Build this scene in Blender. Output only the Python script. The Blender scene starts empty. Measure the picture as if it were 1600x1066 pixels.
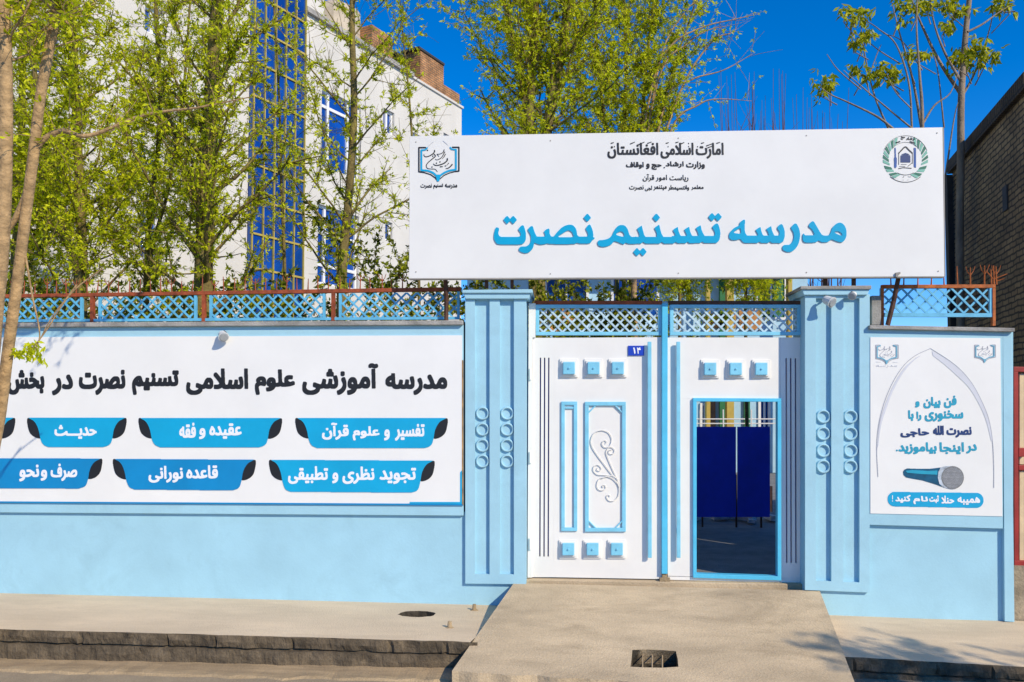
import bpy, bmesh, math, random
import numpy as np
from mathutils import Vector
R_ = math.radians
sc = bpy.context.scene
COL = sc.collection

# ------------------------------------------------------------------ camera
F_PX, YAW, PITCH, SHIFT = 1250.0, R_(3.9), R_(2.5), 52.0
CAM = np.array([0.0, -7.8, 2.0])
cd = bpy.data.cameras.new('camera')
cd.sensor_width = 36; cd.lens = F_PX / 1600 * 36; cd.shift_y = SHIFT / 1600
cd.clip_start = 0.1; cd.clip_end = 2000
co = bpy.data.objects.new('camera', cd); COL.objects.link(co)
co.location = CAM; co.rotation_euler = (R_(90) + PITCH, 0, YAW)
sc.camera = co
# ------------------------------------------------------------------ sky, sun, exposure
SUN_AZ, SUN_EL = R_(135), R_(33)
w = bpy.data.worlds.new('World'); sc.world = w; w.use_nodes = True
nt = w.node_tree; bg = nt.nodes['Background']
sky = nt.nodes.new('ShaderNodeTexSky'); sky.sky_type = 'NISHITA'; sky.sun_disc = False
sky.sun_elevation = SUN_EL; sky.sun_rotation = SUN_AZ
sky.altitude = 1800; sky.air_density = 1.0; sky.dust_density = 0.0; sky.ozone_density = 3.0
hs = nt.nodes.new('ShaderNodeHueSaturation'); hs.inputs['Saturation'].default_value = 1.42
hs.inputs['Value'].default_value = 1.0
nt.links.new(sky.outputs[0], hs.inputs['Color']); tint = nt.nodes.new('ShaderNodeMix'); tint.data_type = 'RGBA'; tint.blend_type = 'MULTIPLY'; tint.inputs['Factor'].default_value = 1
tint.inputs['B'].default_value = (1.0, 1.06, 1.27, 1); nt.links.new(hs.outputs[0], tint.inputs['A']); nt.links.new(tint.outputs['Result'], bg.inputs[0])
bg.inputs[1].default_value = 0.15
sl = bpy.data.lights.new('sun', 'SUN'); sl.energy = 4.4; sl.angle = R_(0.53); sl.color = (1, 0.87, 0.66)
so = bpy.data.objects.new('sun', sl); COL.objects.link(so); so.location = (8, -12, 12)
tosun = Vector((math.sin(SUN_AZ) * math.cos(SUN_EL), math.cos(SUN_AZ) * math.cos(SUN_EL), math.sin(SUN_EL)))
so.rotation_euler = tosun.to_track_quat('Z', 'Y').to_euler()
sc.view_settings.view_transform = 'Standard'; sc.view_settings.look = 'None'
sc.view_settings.exposure = 0.08; sc.view_settings.gamma = 1
sc.cycles.max_bounces = 6; sc.cycles.transparent_max_bounces = 8

# ------------------------------------------------------------------ measuring: photo pixel -> point on a real plane
ca, sa, cp, sp = math.cos(YAW), math.sin(YAW), math.cos(PITCH), math.sin(PITCH)
RT = np.array([ca, sa, 0]); FW = np.array([-sa * cp, ca * cp, sp]); UP = np.array([sa * sp, -ca * sp, cp])
def ray(px, py): return FW + (px - 800) / F_PX * RT + (533 + SHIFT - py) / F_PX * UP
def P(px, py, Y=0.0):
    d = ray(px, py); return CAM + d * ((Y - CAM[1]) / d[1])
def D(px, py, depth):
    return CAM + ray(px, py) * depth
def HIT(px, py, p0, n):
    d = ray(px, py); return CAM + d * (np.dot(np.array(p0) - CAM, n) / np.dot(d, n))
def PZ(px, py, z):
    d = ray(px, py); return CAM + d * ((z - CAM[2]) / d[2])

# ------------------------------------------------------------------ materials
def _n(nt, t, **kw):
    n = nt.nodes.new(t)
    for k, v in kw.items(): setattr(n, k, v)
    return n
def mat(name, col, rough=0.6, var=0.12, scale=3.0, bump=0.0, bscale=60.0, stain=None, stain_amt=0.5, stain_scale=1.2,
        metallic=0.0, spec=0.5, col2=None, stretch=None, fine=0.0):
    m = bpy.data.materials.new(name); m.use_nodes = True
    nt = m.node_tree; b = nt.nodes['Principled BSDF']
    b.inputs['Roughness'].default_value = rough; b.inputs['Metallic'].default_value = metallic
    b.inputs['Specular IOR Level'].default_value = spec
    geo = _n(nt, 'ShaderNodeNewGeometry')
    vec = geo.outputs['Position']
    if stretch:
        mp = _n(nt, 'ShaderNodeMapping'); mp.inputs['Scale'].default_value = stretch
        nt.links.new(vec, mp.inputs[0]); vec = mp.outputs[0]
    no = _n(nt, 'ShaderNodeTexNoise'); no.inputs['Scale'].default_value = scale; no.inputs['Detail'].default_value = 6
    no.inputs['Roughness'].default_value = 0.62
    nt.links.new(vec, no.inputs['Vector'])
    rp = _n(nt, 'ShaderNodeValToRGB')
    c2 = col2 or tuple(max(0, c * (1 - 2 * var)) for c in col)
    c1 = tuple(min(1, c * (1 + var * 0.6)) for c in col) if col2 is None else col
    rp.color_ramp.elements[0].position = 0.32; rp.color_ramp.elements[1].position = 0.66
    rp.color_ramp.elements[0].color = (*c2, 1); rp.color_ramp.elements[1].color = (*c1, 1)
    nt.links.new(no.outputs['Fac'], rp.inputs[0])
    out = rp.outputs[0]
    if stain is not None:
        n2 = _n(nt, 'ShaderNodeTexNoise'); n2.inputs['Scale'].default_value = stain_scale; n2.inputs['Detail'].default_value = 9
        n2.inputs['Roughness'].default_value = 0.7; n2.inputs['Distortion'].default_value = 0.6
        nt.links.new(vec, n2.inputs['Vector'])
        r2 = _n(nt, 'ShaderNodeValToRGB'); r2.color_ramp.elements[0].position = 0.52; r2.color_ramp.elements[1].position = 0.72
        r2.color_ramp.elements[0].color = (0, 0, 0, 1); r2.color_ramp.elements[1].color = (stain_amt,) * 3 + (1,)
        nt.links.new(n2.outputs['Fac'], r2.inputs[0])
        mx = _n(nt, 'ShaderNodeMix', data_type='RGBA'); nt.links.new(r2.outputs[0], mx.inputs['Factor'])
        nt.links.new(out, mx.inputs['A']); mx.inputs['B'].default_value = (*stain, 1); out = mx.outputs['Result']
    if fine > 0:
        n3 = _n(nt, 'ShaderNodeTexNoise'); n3.inputs['Scale'].default_value = 140; n3.inputs['Detail'].default_value = 4
        nt.links.new(geo.outputs['Position'], n3.inputs['Vector'])
        mr = _n(nt, 'ShaderNodeMapRange'); mr.inputs['From Min'].default_value = 0.3; mr.inputs['From Max'].default_value = 0.7
        mr.inputs['To Min'].default_value = 1 - fine; mr.inputs['To Max'].default_value = 1 + fine
        nt.links.new(n3.outputs['Fac'], mr.inputs['Value'])
        mm = _n(nt, 'ShaderNodeMix', data_type='RGBA', blend_type='MULTIPLY'); mm.inputs['Factor'].default_value = 1
        nt.links.new(out, mm.inputs['A']); nt.links.new(mr.outputs[0], mm.inputs['B']); out = mm.outputs['Result']
    nt.links.new(out, b.inputs['Base Color'])
    if bump > 0:
        nb = _n(nt, 'ShaderNodeTexNoise'); nb.inputs['Scale'].default_value = bscale; nb.inputs['Detail'].default_value = 5
        nt.links.new(geo.outputs['Position'], nb.inputs['Vector'])
        bp = _n(nt, 'ShaderNodeBump'); bp.inputs['Strength'].default_value = bump; bp.inputs['Distance'].default_value = 0.02
        nt.links.new(nb.outputs['Fac'], bp.inputs['Height']); nt.links.new(bp.outputs[0], b.inputs['Normal'])
    return m
def brick_mat(name, c1, c2, mortar, tdir, bw, bh, ms=0.012):
    m = bpy.data.materials.new(name); m.use_nodes = True
    nt = m.node_tree; b = nt.nodes['Principled BSDF']; b.inputs['Roughness'].default_value = 0.9
    geo = _n(nt, 'ShaderNodeNewGeometry'); sx = _n(nt, 'ShaderNodeSeparateXYZ'); nt.links.new(geo.outputs['Position'], sx.inputs[0])
    dp = _n(nt, 'ShaderNodeVectorMath', operation='DOT_PRODUCT'); nt.links.new(geo.outputs['Position'], dp.inputs[0])
    dp.inputs[1].default_value = tdir
    cx = _n(nt, 'ShaderNodeCombineXYZ'); nt.links.new(dp.outputs['Value'], cx.inputs[0]); nt.links.new(sx.outputs[2], cx.inputs[1])
    no = _n(nt, 'ShaderNodeTexNoise'); no.inputs['Scale'].default_value = 6; nt.links.new(geo.outputs['Position'], no.inputs['Vector'])
    ad = _n(nt, 'ShaderNodeMixRGB', blend_type='LINEAR_LIGHT'); ad.inputs[0].default_value = 0.02
    nt.links.new(cx.outputs[0], ad.inputs[1]); nt.links.new(no.outputs['Color'], ad.inputs[2])
    bt = _n(nt, 'ShaderNodeTexBrick'); nt.links.new(ad.outputs[0], bt.inputs['Vector'])
    bt.inputs['Color1'].default_value = (*c1, 1); bt.inputs['Color2'].default_value = (*c2, 1); bt.inputs['Mortar'].default_value = (*mortar, 1)
    bt.inputs['Scale'].default_value = 1; bt.inputs['Brick Width'].default_value = bw; bt.inputs['Row Height'].default_value = bh
    bt.inputs['Mortar Size'].default_value = ms; bt.inputs['Bias'].default_value = -0.1
    n2 = _n(nt, 'ShaderNodeTexNoise'); n2.inputs['Scale'].default_value = 2.2; n2.inputs['Detail'].default_value = 8
    nt.links.new(geo.outputs['Position'], n2.inputs['Vector'])
    mr = _n(nt, 'ShaderNodeMapRange'); mr.inputs['From Min'].default_value = .3; mr.inputs['From Max'].default_value = .7
    mr.inputs['To Min'].default_value = 0.55; mr.inputs['To Max'].default_value = 1.25; nt.links.new(n2.outputs['Fac'], mr.inputs[0])
    mm = _n(nt, 'ShaderNodeMix', data_type='RGBA', blend_type='MULTIPLY'); mm.inputs['Factor'].default_value = 1
    nt.links.new(bt.outputs['Color'], mm.inputs['A']); nt.links.new(mr.outputs[0], mm.inputs['B'])
    nt.links.new(mm.outputs['Result'], b.inputs['Base Color'])
    bp = _n(nt, 'ShaderNodeBump'); bp.inputs['Strength'].default_value = 1; bp.inputs['Distance'].default_value = 0.015; bp.invert = True
    nt.links.new(bt.outputs['Fac'], bp.inputs['Height']); nt.links.new(bp.outputs[0], b.inputs['Normal'])
    return m
def leaf_mat(name, dark, mid, bright, trans=0.35):
    m = bpy.data.materials.new(name); m.use_nodes = True
    nt = m.node_tree; b = nt.nodes['Principled BSDF']; b.inputs['Roughness'].default_value = 0.55
    b.inputs['Specular IOR Level'].default_value = 0.3
    geo = _n(nt, 'ShaderNodeNewGeometry')
    rp = _n(nt, 'ShaderNodeValToRGB'); e = rp.color_ramp.elements
    e[0].position = 0.0; e[0].color = (*dark, 1); e[1].position = 1.0; e[1].color = (*bright, 1)
    x = e.new(0.45); x.color = (*mid, 1)
    nt.links.new(geo.outputs['Random Per Island'], rp.inputs[0])
    nt.links.new(rp.outputs[0], b.inputs['Base Color'])
    tr = _n(nt, 'ShaderNodeBsdfTranslucent'); nt.links.new(rp.outputs[0], tr.inputs['Color'])
    mx = _n(nt, 'ShaderNodeMixShader'); mx.inputs[0].default_value = trans
    nt.links.new(b.outputs[0], mx.inputs[1]); nt.links.new(tr.outputs[0], mx.inputs[2])
    nt.links.new(mx.outputs[0], nt.nodes['Material Output'].inputs['Surface'])
    return m
M = {}
M['blue_wall'] = mat('light_blue_wall_paint', (.345, .60, .725), .75, .05, 1.6, .06, 45, stain=(.27, .47, .57), stain_amt=.6, stain_scale=1.6, fine=.04)
M['white_paint'] = mat('white_gate_paint', (.80, .79, .76), .42, .025, 2.5, .03, 8)
M['white_groove'] = M['white_paint']
M['cyan_paint'] = mat('cyan_trim_paint', (.09, .53, .80), .4, .06, 5, .03, 20)
M['cyan_light'] = mat('light_cyan_trim_paint', (.22, .60, .80), .4, .08, 6, .03, 20)
M['lattice_blue'] = mat('blue_lattice_paint', (.13, .47, .70), .5, .12, 9, .05, 60)
M['lattice_pale'] = mat('pale_lattice_paint', (.50, .68, .78), .5, .15, 9, .05, 60)
M['rust'] = mat('rusty_red_oxide', (.34, .07, .02), .75, .25, 14, .2, 90, stain=(.12, .03, .012), stain_amt=.8, stain_scale=9)
M['rust_orange'] = mat('orange_rust', (.50, .13, .02), .7, .25, 14, .2, 90, stain=(.2, .05, .012), stain_amt=.7, stain_scale=9)
M['rust_dark'] = mat('dark_rusty_steel', (.09, .035, .018), .7, .3, 14, .2, 90)
M['coping'] = mat('grey_coping_concrete', (.36, .35, .33), .9, .18, 5, .4, 60, stain=(.14, .13, .11), stain_amt=.6, stain_scale=3)
M['walk'] = mat('pavement_concrete', (.68, .535, .365), .92, .08, 1.7, .35, 70, stain=(.52, .40, .27), stain_amt=.55, stain_scale=1.4, stretch=(.6, 1.6, 1), fine=.10)
M['ramp'] = mat('ramp_concrete', (.56, .435, .28), .93, .13, 1.9, .35, 55, stain=(.33, .25, .155), stain_amt=.85, stain_scale=1.3, stretch=(.7, 1.5, 1), fine=.16)
M['kerb'] = mat('dirty_kerb_stone', (.125, .095, .06), .95, .30, 7, .6, 40, stain=(.24, .18, .11), stain_amt=.7, stain_scale=4, fine=.2)
M['road'] = mat('worn_road', (.33, .26, .17), .95, .10, 3, .5, 90, stain=(.24, .185, .12), stain_amt=.5, stain_scale=1.5, fine=.18)
M['gutter'] = mat('sandy_gutter_concrete', (.42, .31, .18), .95, .16, 5, .5, 60, stain=(.27, .19, .11), stain_amt=.7, stain_scale=3, stretch=(.5, 2, 1), fine=.15)
M['earth'] = mat('tan_earth', (.36, .29, .20), .95, .2, 6, .8, 25, stain=(.2, .16, .11), stain_amt=.7, stain_scale=4, fine=.15)
M['yard'] = mat('courtyard_concrete', (.20, .20, .20), .9, .15, 3, .4, 60, fine=.1)
M['pit'] = mat('dark_pit_soil', (.06, .05, .035), .95, .3, 12, .8, 30)
M['sign_white'] = mat('white_sign_sheet', (.78, .775, .745), .35, .03, 1.2, .10, 2.2)
M['banner_white'] = mat('white_vinyl_banner', (.81, .81, .79), .4, .025, 1.4, .10, 2.5)
M['ink_black'] = mat('black_ink', (.012, .012, .014), .5, .1, 5)
M['ink_cyan'] = mat('cyan_ink', (.0, .37, .66), .45, .06, 2)
M['ink_cyan_deep'] = mat('deep_cyan_ink', (.0, .24, .55), .45, .06, 2)
M['letter_cyan'] = mat('cyan_acrylic', (.0, .36, .62), .35, .04, 4)
M['ink_teal'] = mat('teal_ink', (.01, .33, .50), .5, .05, 5)
M['ink_navy'] = mat('navy_ink', (.005, .035, .16), .5, .05, 5)
M['ink_grey'] = mat('grey_ink', (.42, .44, .50), .6, .05, 5)
M['ink_pale'] = mat('pale_grey_ink', (.62, .64, .70), .6, .03, 5)
M['ink_white'] = mat('white_ink', (.82, .83, .86), .45, .02, 3)
M['ink_green'] = mat('green_ink', (.01, .16, .10), .5, .1, 9)
M['ink_mint'] = mat('mint_ink', (.18, .46, .36), .5, .1, 9)
M['ink_blue'] = mat('blue_ink', (.01, .08, .33), .5, .1, 9)
M['plate_blue'] = mat('blue_enamel', (.008, .045, .48), .3, .05, 9)
M['gold_edge'] = mat('brass_edging', (.45, .25, .06), .5, .3, 12)
M['bld_white'] = mat('white_render', (.64, .61, .55), .85, .06, .7, .2, 12, stain=(.58, .55, .50), stain_amt=.6, stain_scale=.8, stretch=(1, 1, .35))
M['bld_grey'] = mat('grey_parapet', (.38, .36, .33), .9, .15, 2, .2, 20)
M['glass_blue'] = mat('blue_mirror_glass', (.012, .11, .46), .06, .12, .5, metallic=.4, spec=.8, col2=(.004, .04, .20))
M['mullion'] = mat('yellowed_mullion', (.46, .36, .07), .6, .1, 4)
M['win_white'] = mat('white_window_frame', (.78, .78, .78), .5, .03, 4)
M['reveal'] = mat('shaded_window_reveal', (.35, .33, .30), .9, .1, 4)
M['dark_sheet'] = mat('dark_blue_sheet_metal', (.015, .045, .62), .6, .1, 3)
M['tank'] = mat('beige_tank', (.55, .47, .36), .7, .1, 3)
M['canopy_dark'] = mat('dark_roof_sheet', (.045, .042, .04), .7, .2, 6)
M['lamp_white'] = mat('white_lamp_plastic', (.68, .70, .70), .5, .12, 20)
M['lamp_glass'] = mat('lamp_glass', (.35, .38, .40), .15, .1, 20)
M['bark_pale'] = mat('pale_tan_bark', (.44, .29, .14), .9, .22, 9, .8, 35, stain=(.13, .09, .05), stain_amt=.6, stain_scale=7, stretch=(1, 1, 1.6))
M['bark_green'] = mat('mossy_bark', (.20, .15, .045), .9, .3, 9, .9, 35, stain=(.26, .26, .02), stain_amt=.7, stain_scale=5, stretch=(1, 1, .5))
M['bark_grey'] = mat('grey_tan_bark', (.30, .23, .16), .9, .2, 9, .6, 35, stretch=(1, 1, .4))
M['twig_red'] = mat('reddish_bare_twig', (.13, .055, .04), .8, .2, 9)
M['leaf_spring'] = leaf_mat('spring_leaf', (.36, .44, .006), (.66, .73, .010), (.88, .88, .03), .55)
M['leaf_bush'] = leaf_mat('bush_leaf', (.04, .06, .005), (.16, .20, .008), (.48, .50, .02), .4)
M['leaf_fresh'] = leaf_mat('fresh_leaf', (.16, .21, .008), (.44, .48, .012), (.70, .66, .03), .45)
M['red_paint'] = mat('red_gate_paint', (.33, .02, .015), .55, .15, 7)
M['cream_paint'] = mat('cream_gate_paint', (.70, .54, .33), .6, .1, 5)
M['yard_blue'] = mat('pale_blue_facade', (.40, .62, .78), .8, .08, 2)
M['yard_yellow'] = mat('yellow_column_paint', (.50, .36, .07), .7, .1, 4)
M['yard_green'] = mat('green_panel', (.02, .16, .06), .6, .15, 4)
M['yard_orange'] = mat('orange_panel', (.52, .24, .07), .7, .25, 4)
M['yard_brown'] = mat('brown_panel', (.18, .11, .07), .7, .2, 4)
M['rag'] = mat('white_rubble', (.6, .58, .55), .9, .2, 8)

# ------------------------------------------------------------------ object helpers
OFF = {}
def tag(o, label, cat, group=None, kind=None):
    if label: o['label'] = label
    if cat: o['category'] = cat
    if group: o['group'] = group
    if kind: o['kind'] = kind
def thing(name, label, cat, loc, group=None):
    o = bpy.data.objects.new(name, None); COL.objects.link(o); o.empty_display_size = .1
    o.location = tuple(float(v) for v in loc); tag(o, label, cat, group); OFF[o.name] = np.array(o.location)
    return o
class MB:
    def __init__(s): s.v = []; s.f = []
    def add(s, vs, fs):
        k = len(s.v); s.v.extend([tuple(float(c) for c in v) for v in vs]); s.f.extend([tuple(i + k for i in f) for f in fs])
    def prism(s, poly, yf, yb):                      # photo polygon on the plane Y=yf, given depth to yb
        fr = [P(x, y, yf) for x, y in poly]; n = len(fr)
        bk = [(p[0], yb, p[2]) for p in fr]
        s.add(list(fr) + bk, [tuple(range(n)), tuple(range(2 * n - 1, n - 1, -1))] + [(i, (i + 1) % n, n + (i + 1) % n, n + i) for i in range(n)])
    def rect(s, x0, y0, x1, y1, yf, yb, ty=0.0):     # ty: y change from x0 to x1
        s.prism([(x0, y0), (x1, y0 + ty), (x1, y1 + ty), (x0, y1)], yf, yb)
    def frame(s, x0, y0, x1, y1, t, yf, yb, ty=0.0):
        w = x1 - x0; k = ty / w
        s.prism([(x0, y0), (x1, y0 + ty), (x1, y0 + t + ty), (x0, y0 + t)], yf, yb)
        s.prism([(x0, y1 - t), (x1, y1 - t + ty), (x1, y1 + ty), (x0, y1)], yf, yb)
        s.prism([(x0, y0 + t), (x0 + t, y0 + t + k * t), (x0 + t, y1 - t + k * t), (x0, y1 - t)], yf, yb)
        s.prism([(x1 - t, y0 + t + ty - k * t), (x1, y0 + t + ty), (x1, y1 - t + ty), (x1 - t, y1 - t + ty - k * t)], yf, yb)
    def hexa(s, a, b):                               # two quads of world points
        s.add(list(a) + list(b), [(0, 1, 2, 3), (7, 6, 5, 4)] + [(i, (i + 1) % 4, 4 + (i + 1) % 4, 4 + i) for i in range(4)])
    def box(s, lo, hi):
        x0, y0, z0 = lo; x1, y1, z1 = hi
        s.hexa([(x0, y0, z0), (x1, y0, z0), (x1, y1, z0), (x0, y1, z0)], [(x0, y0, z1), (x1, y0, z1), (x1, y1, z1), (x0, y1, z1)])
    def tube(s, pts, r0, r1=None, n=8, cap=True):
        pts = [np.array(p, float) for p in pts]; r1 = r0 if r1 is None else r1
        m = len(pts); k = len(s.v); up = np.array([0.31, 0.2, 0.93])
        for i, p in enumerate(pts):
            t = pts[min(i + 1, m - 1)] - pts[max(i - 1, 0)]; t = t / (np.linalg.norm(t) + 1e-9)
            a = np.cross(t, up); a /= np.linalg.norm(a) + 1e-9; b = np.cross(t, a)
            r = r0 + (r1 - r0) * i / max(1, m - 1)
            for j in range(n):
                g = 2 * math.pi * j / n; s.v.append(tuple(p + r * (math.cos(g) * a + math.sin(g) * b)))
        for i in range(m - 1):
            for j in range(n):
                s.f.append((k + i * n + j, k + i * n + (j + 1) % n, k + (i + 1) * n + (j + 1) % n, k + (i + 1) * n + j))
        if cap:
            s.f.append(tuple(k + j for j in range(n))); s.f.append(tuple(k + (m - 1) * n + j for j in reversed(range(n))))
    def build(s, name, m, parent=None, loc=None, bev=0.0, smooth=False, recalc=True):
        me = bpy.data.meshes.new(name)
        off = OFF[parent.name] if parent is not None else (np.array(loc, float) if loc is not None else np.zeros(3))
        me.from_pydata([tuple(np.array(v) - off) for v in s.v], [], s.f)
        if recalc:
            bm = bmesh.new(); bm.from_mesh(me); bmesh.ops.recalc_face_normals(bm, faces=bm.faces[:]); bm.to_mesh(me); bm.free()
        me.materials.append(m if not isinstance(m, str) else M[m])
        if smooth: me.polygons.foreach_set('use_smooth', [True] * len(me.polygons))
        o = bpy.data.objects.new(name, me); COL.objects.link(o)
        if parent is not None: o.parent = parent; OFF[o.name] = off
        else: o.location = tuple(off); OFF[o.name] = off
        if bev > 0:
            b = o.modifiers.new('bevel', 'BEVEL'); b.width = bev; b.segments = 2; b.limit_method = 'ANGLE'; b.angle_limit = R_(40)
        return o
def sheet(name, outer, holes, m, parent=None, thick=0.0):    # flat sheet of world points with holes
    bm = bmesh.new(); es = []
    for loop in [outer] + holes:
        vs = [bm.verts.new(tuple(float(c) for c in p)) for p in loop]
        es += [bm.edges.new((vs[i], vs[(i + 1) % len(vs)])) for i in range(len(vs))]
    bmesh.ops.triangle_fill(bm, edges=es, use_beauty=True)
    for f in bm.faces:
        f.normal_update()
        if f.normal.z < 0: f.normal_flip()
    if thick > 0:
        r = bmesh.ops.extrude_face_region(bm, geom=bm.faces[:])
        vs = [g for g in r['geom'] if isinstance(g, bmesh.types.BMVert)]
        bmesh.ops.translate(bm, verts=vs, vec=(0, 0, -thick))
        bmesh.ops.recalc_face_normals(bm, faces=bm.faces[:])
    me = bpy.data.meshes.new(name); off = OFF[parent.name] if parent is not None else np.zeros(3)
    bmesh.ops.translate(bm, verts=bm.verts[:], vec=tuple(-off)); bm.to_mesh(me); bm.free()
    me.materials.append(M[m]); o = bpy.data.objects.new(name, me); COL.objects.link(o)
    if parent is not None: o.parent = parent
    OFF[o.name] = off
    return o

# ------------------------------------------------------------------ writing: outlines -> solid lettering
_f = {}
def _t(base, n, chars):
    for i, c in enumerate(chars): _f[c] = (base + n * i, n)
for c, b, n in [('آ', 0xFE81, 2), ('ا', 0xFE8D, 2), ('أ', 0xFE83, 2), ('ب', 0xFE8F, 4), ('پ', 0xFB56, 4), ('ت', 0xFE95, 4), ('ث', 0xFE99, 4), ('ج', 0xFE9D, 4),
                ('ح', 0xFEA1, 4), ('خ', 0xFEA5, 4), ('د', 0xFEA9, 2), ('ذ', 0xFEAB, 2), ('ر', 0xFEAD, 2), ('ز', 0xFEAF, 2), ('س', 0xFEB1, 4), ('ش', 0xFEB5, 4),
                ('ص', 0xFEB9, 4), ('ض', 0xFEBD, 4), ('ط', 0xFEC1, 4), ('ظ', 0xFEC5, 4), ('ع', 0xFEC9, 4), ('غ', 0xFECD, 4), ('ف', 0xFED1, 4), ('ق', 0xFED5, 4),
                ('ک', 0xFB8E, 4), ('ل', 0xFEDD, 4), ('م', 0xFEE1, 4), ('ن', 0xFEE5, 4), ('ه', 0xFEE9, 4), ('و', 0xFEED, 2), ('ی', 0xFBFC, 4), ('\u0001', 0xFEFB, 2)]:
    _f[c] = (b, n)
def shape(s):
    s = s.replace('لا', '\u0001'); out = []
    for i, c in enumerate(s):
        if c not in _f: out.append(c); continue
        pv = s[i - 1] if i else ''; nx = s[i + 1] if i + 1 < len(s) else ''
        pj = pv == 'ـ' or (pv in _f and _f[pv][1] == 4); b, n = _f[c]
        nj = n == 4 and (nx == 'ـ' or nx in _f)
        out.append(chr(b + ((3 if nj else 1) if pj else (2 if nj else 0))))
    return ''.join(reversed(out))
_oc = {}
def outlines(s):
    if s in _oc: return _oc[s]
    c = bpy.data.curves.new('tmp', 'FONT'); c.body = s; c.size = 1
    o = bpy.data.objects.new('tmp', c); COL.objects.link(o); bpy.context.view_layer.update()
    dg = bpy.context.evaluated_depsgraph_get(); cu = o.evaluated_get(dg).to_curve(dg); res = []
    for sp_ in cu.splines:
        b = sp_.bezier_points; pts = []
        for i in range(len(b)):
            p0, p1, p2, p3 = b[i].co, b[i].handle_right, b[(i + 1) % len(b)].handle_left, b[(i + 1) % len(b)].co
            for k in range(6):
                t = k / 6; q = (1 - t) ** 3 * p0 + 3 * (1 - t) ** 2 * t * p1 + 3 * (1 - t) * t * t * p2 + t ** 3 * p3; pts.append((q.x, q.y))
        res.append(np.array(pts))
    o.to_curve_clear() if hasattr(o, 'to_curve_clear') else None
    bpy.data.objects.remove(o); bpy.data.curves.remove(c); _oc[s] = res
    return res
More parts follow.
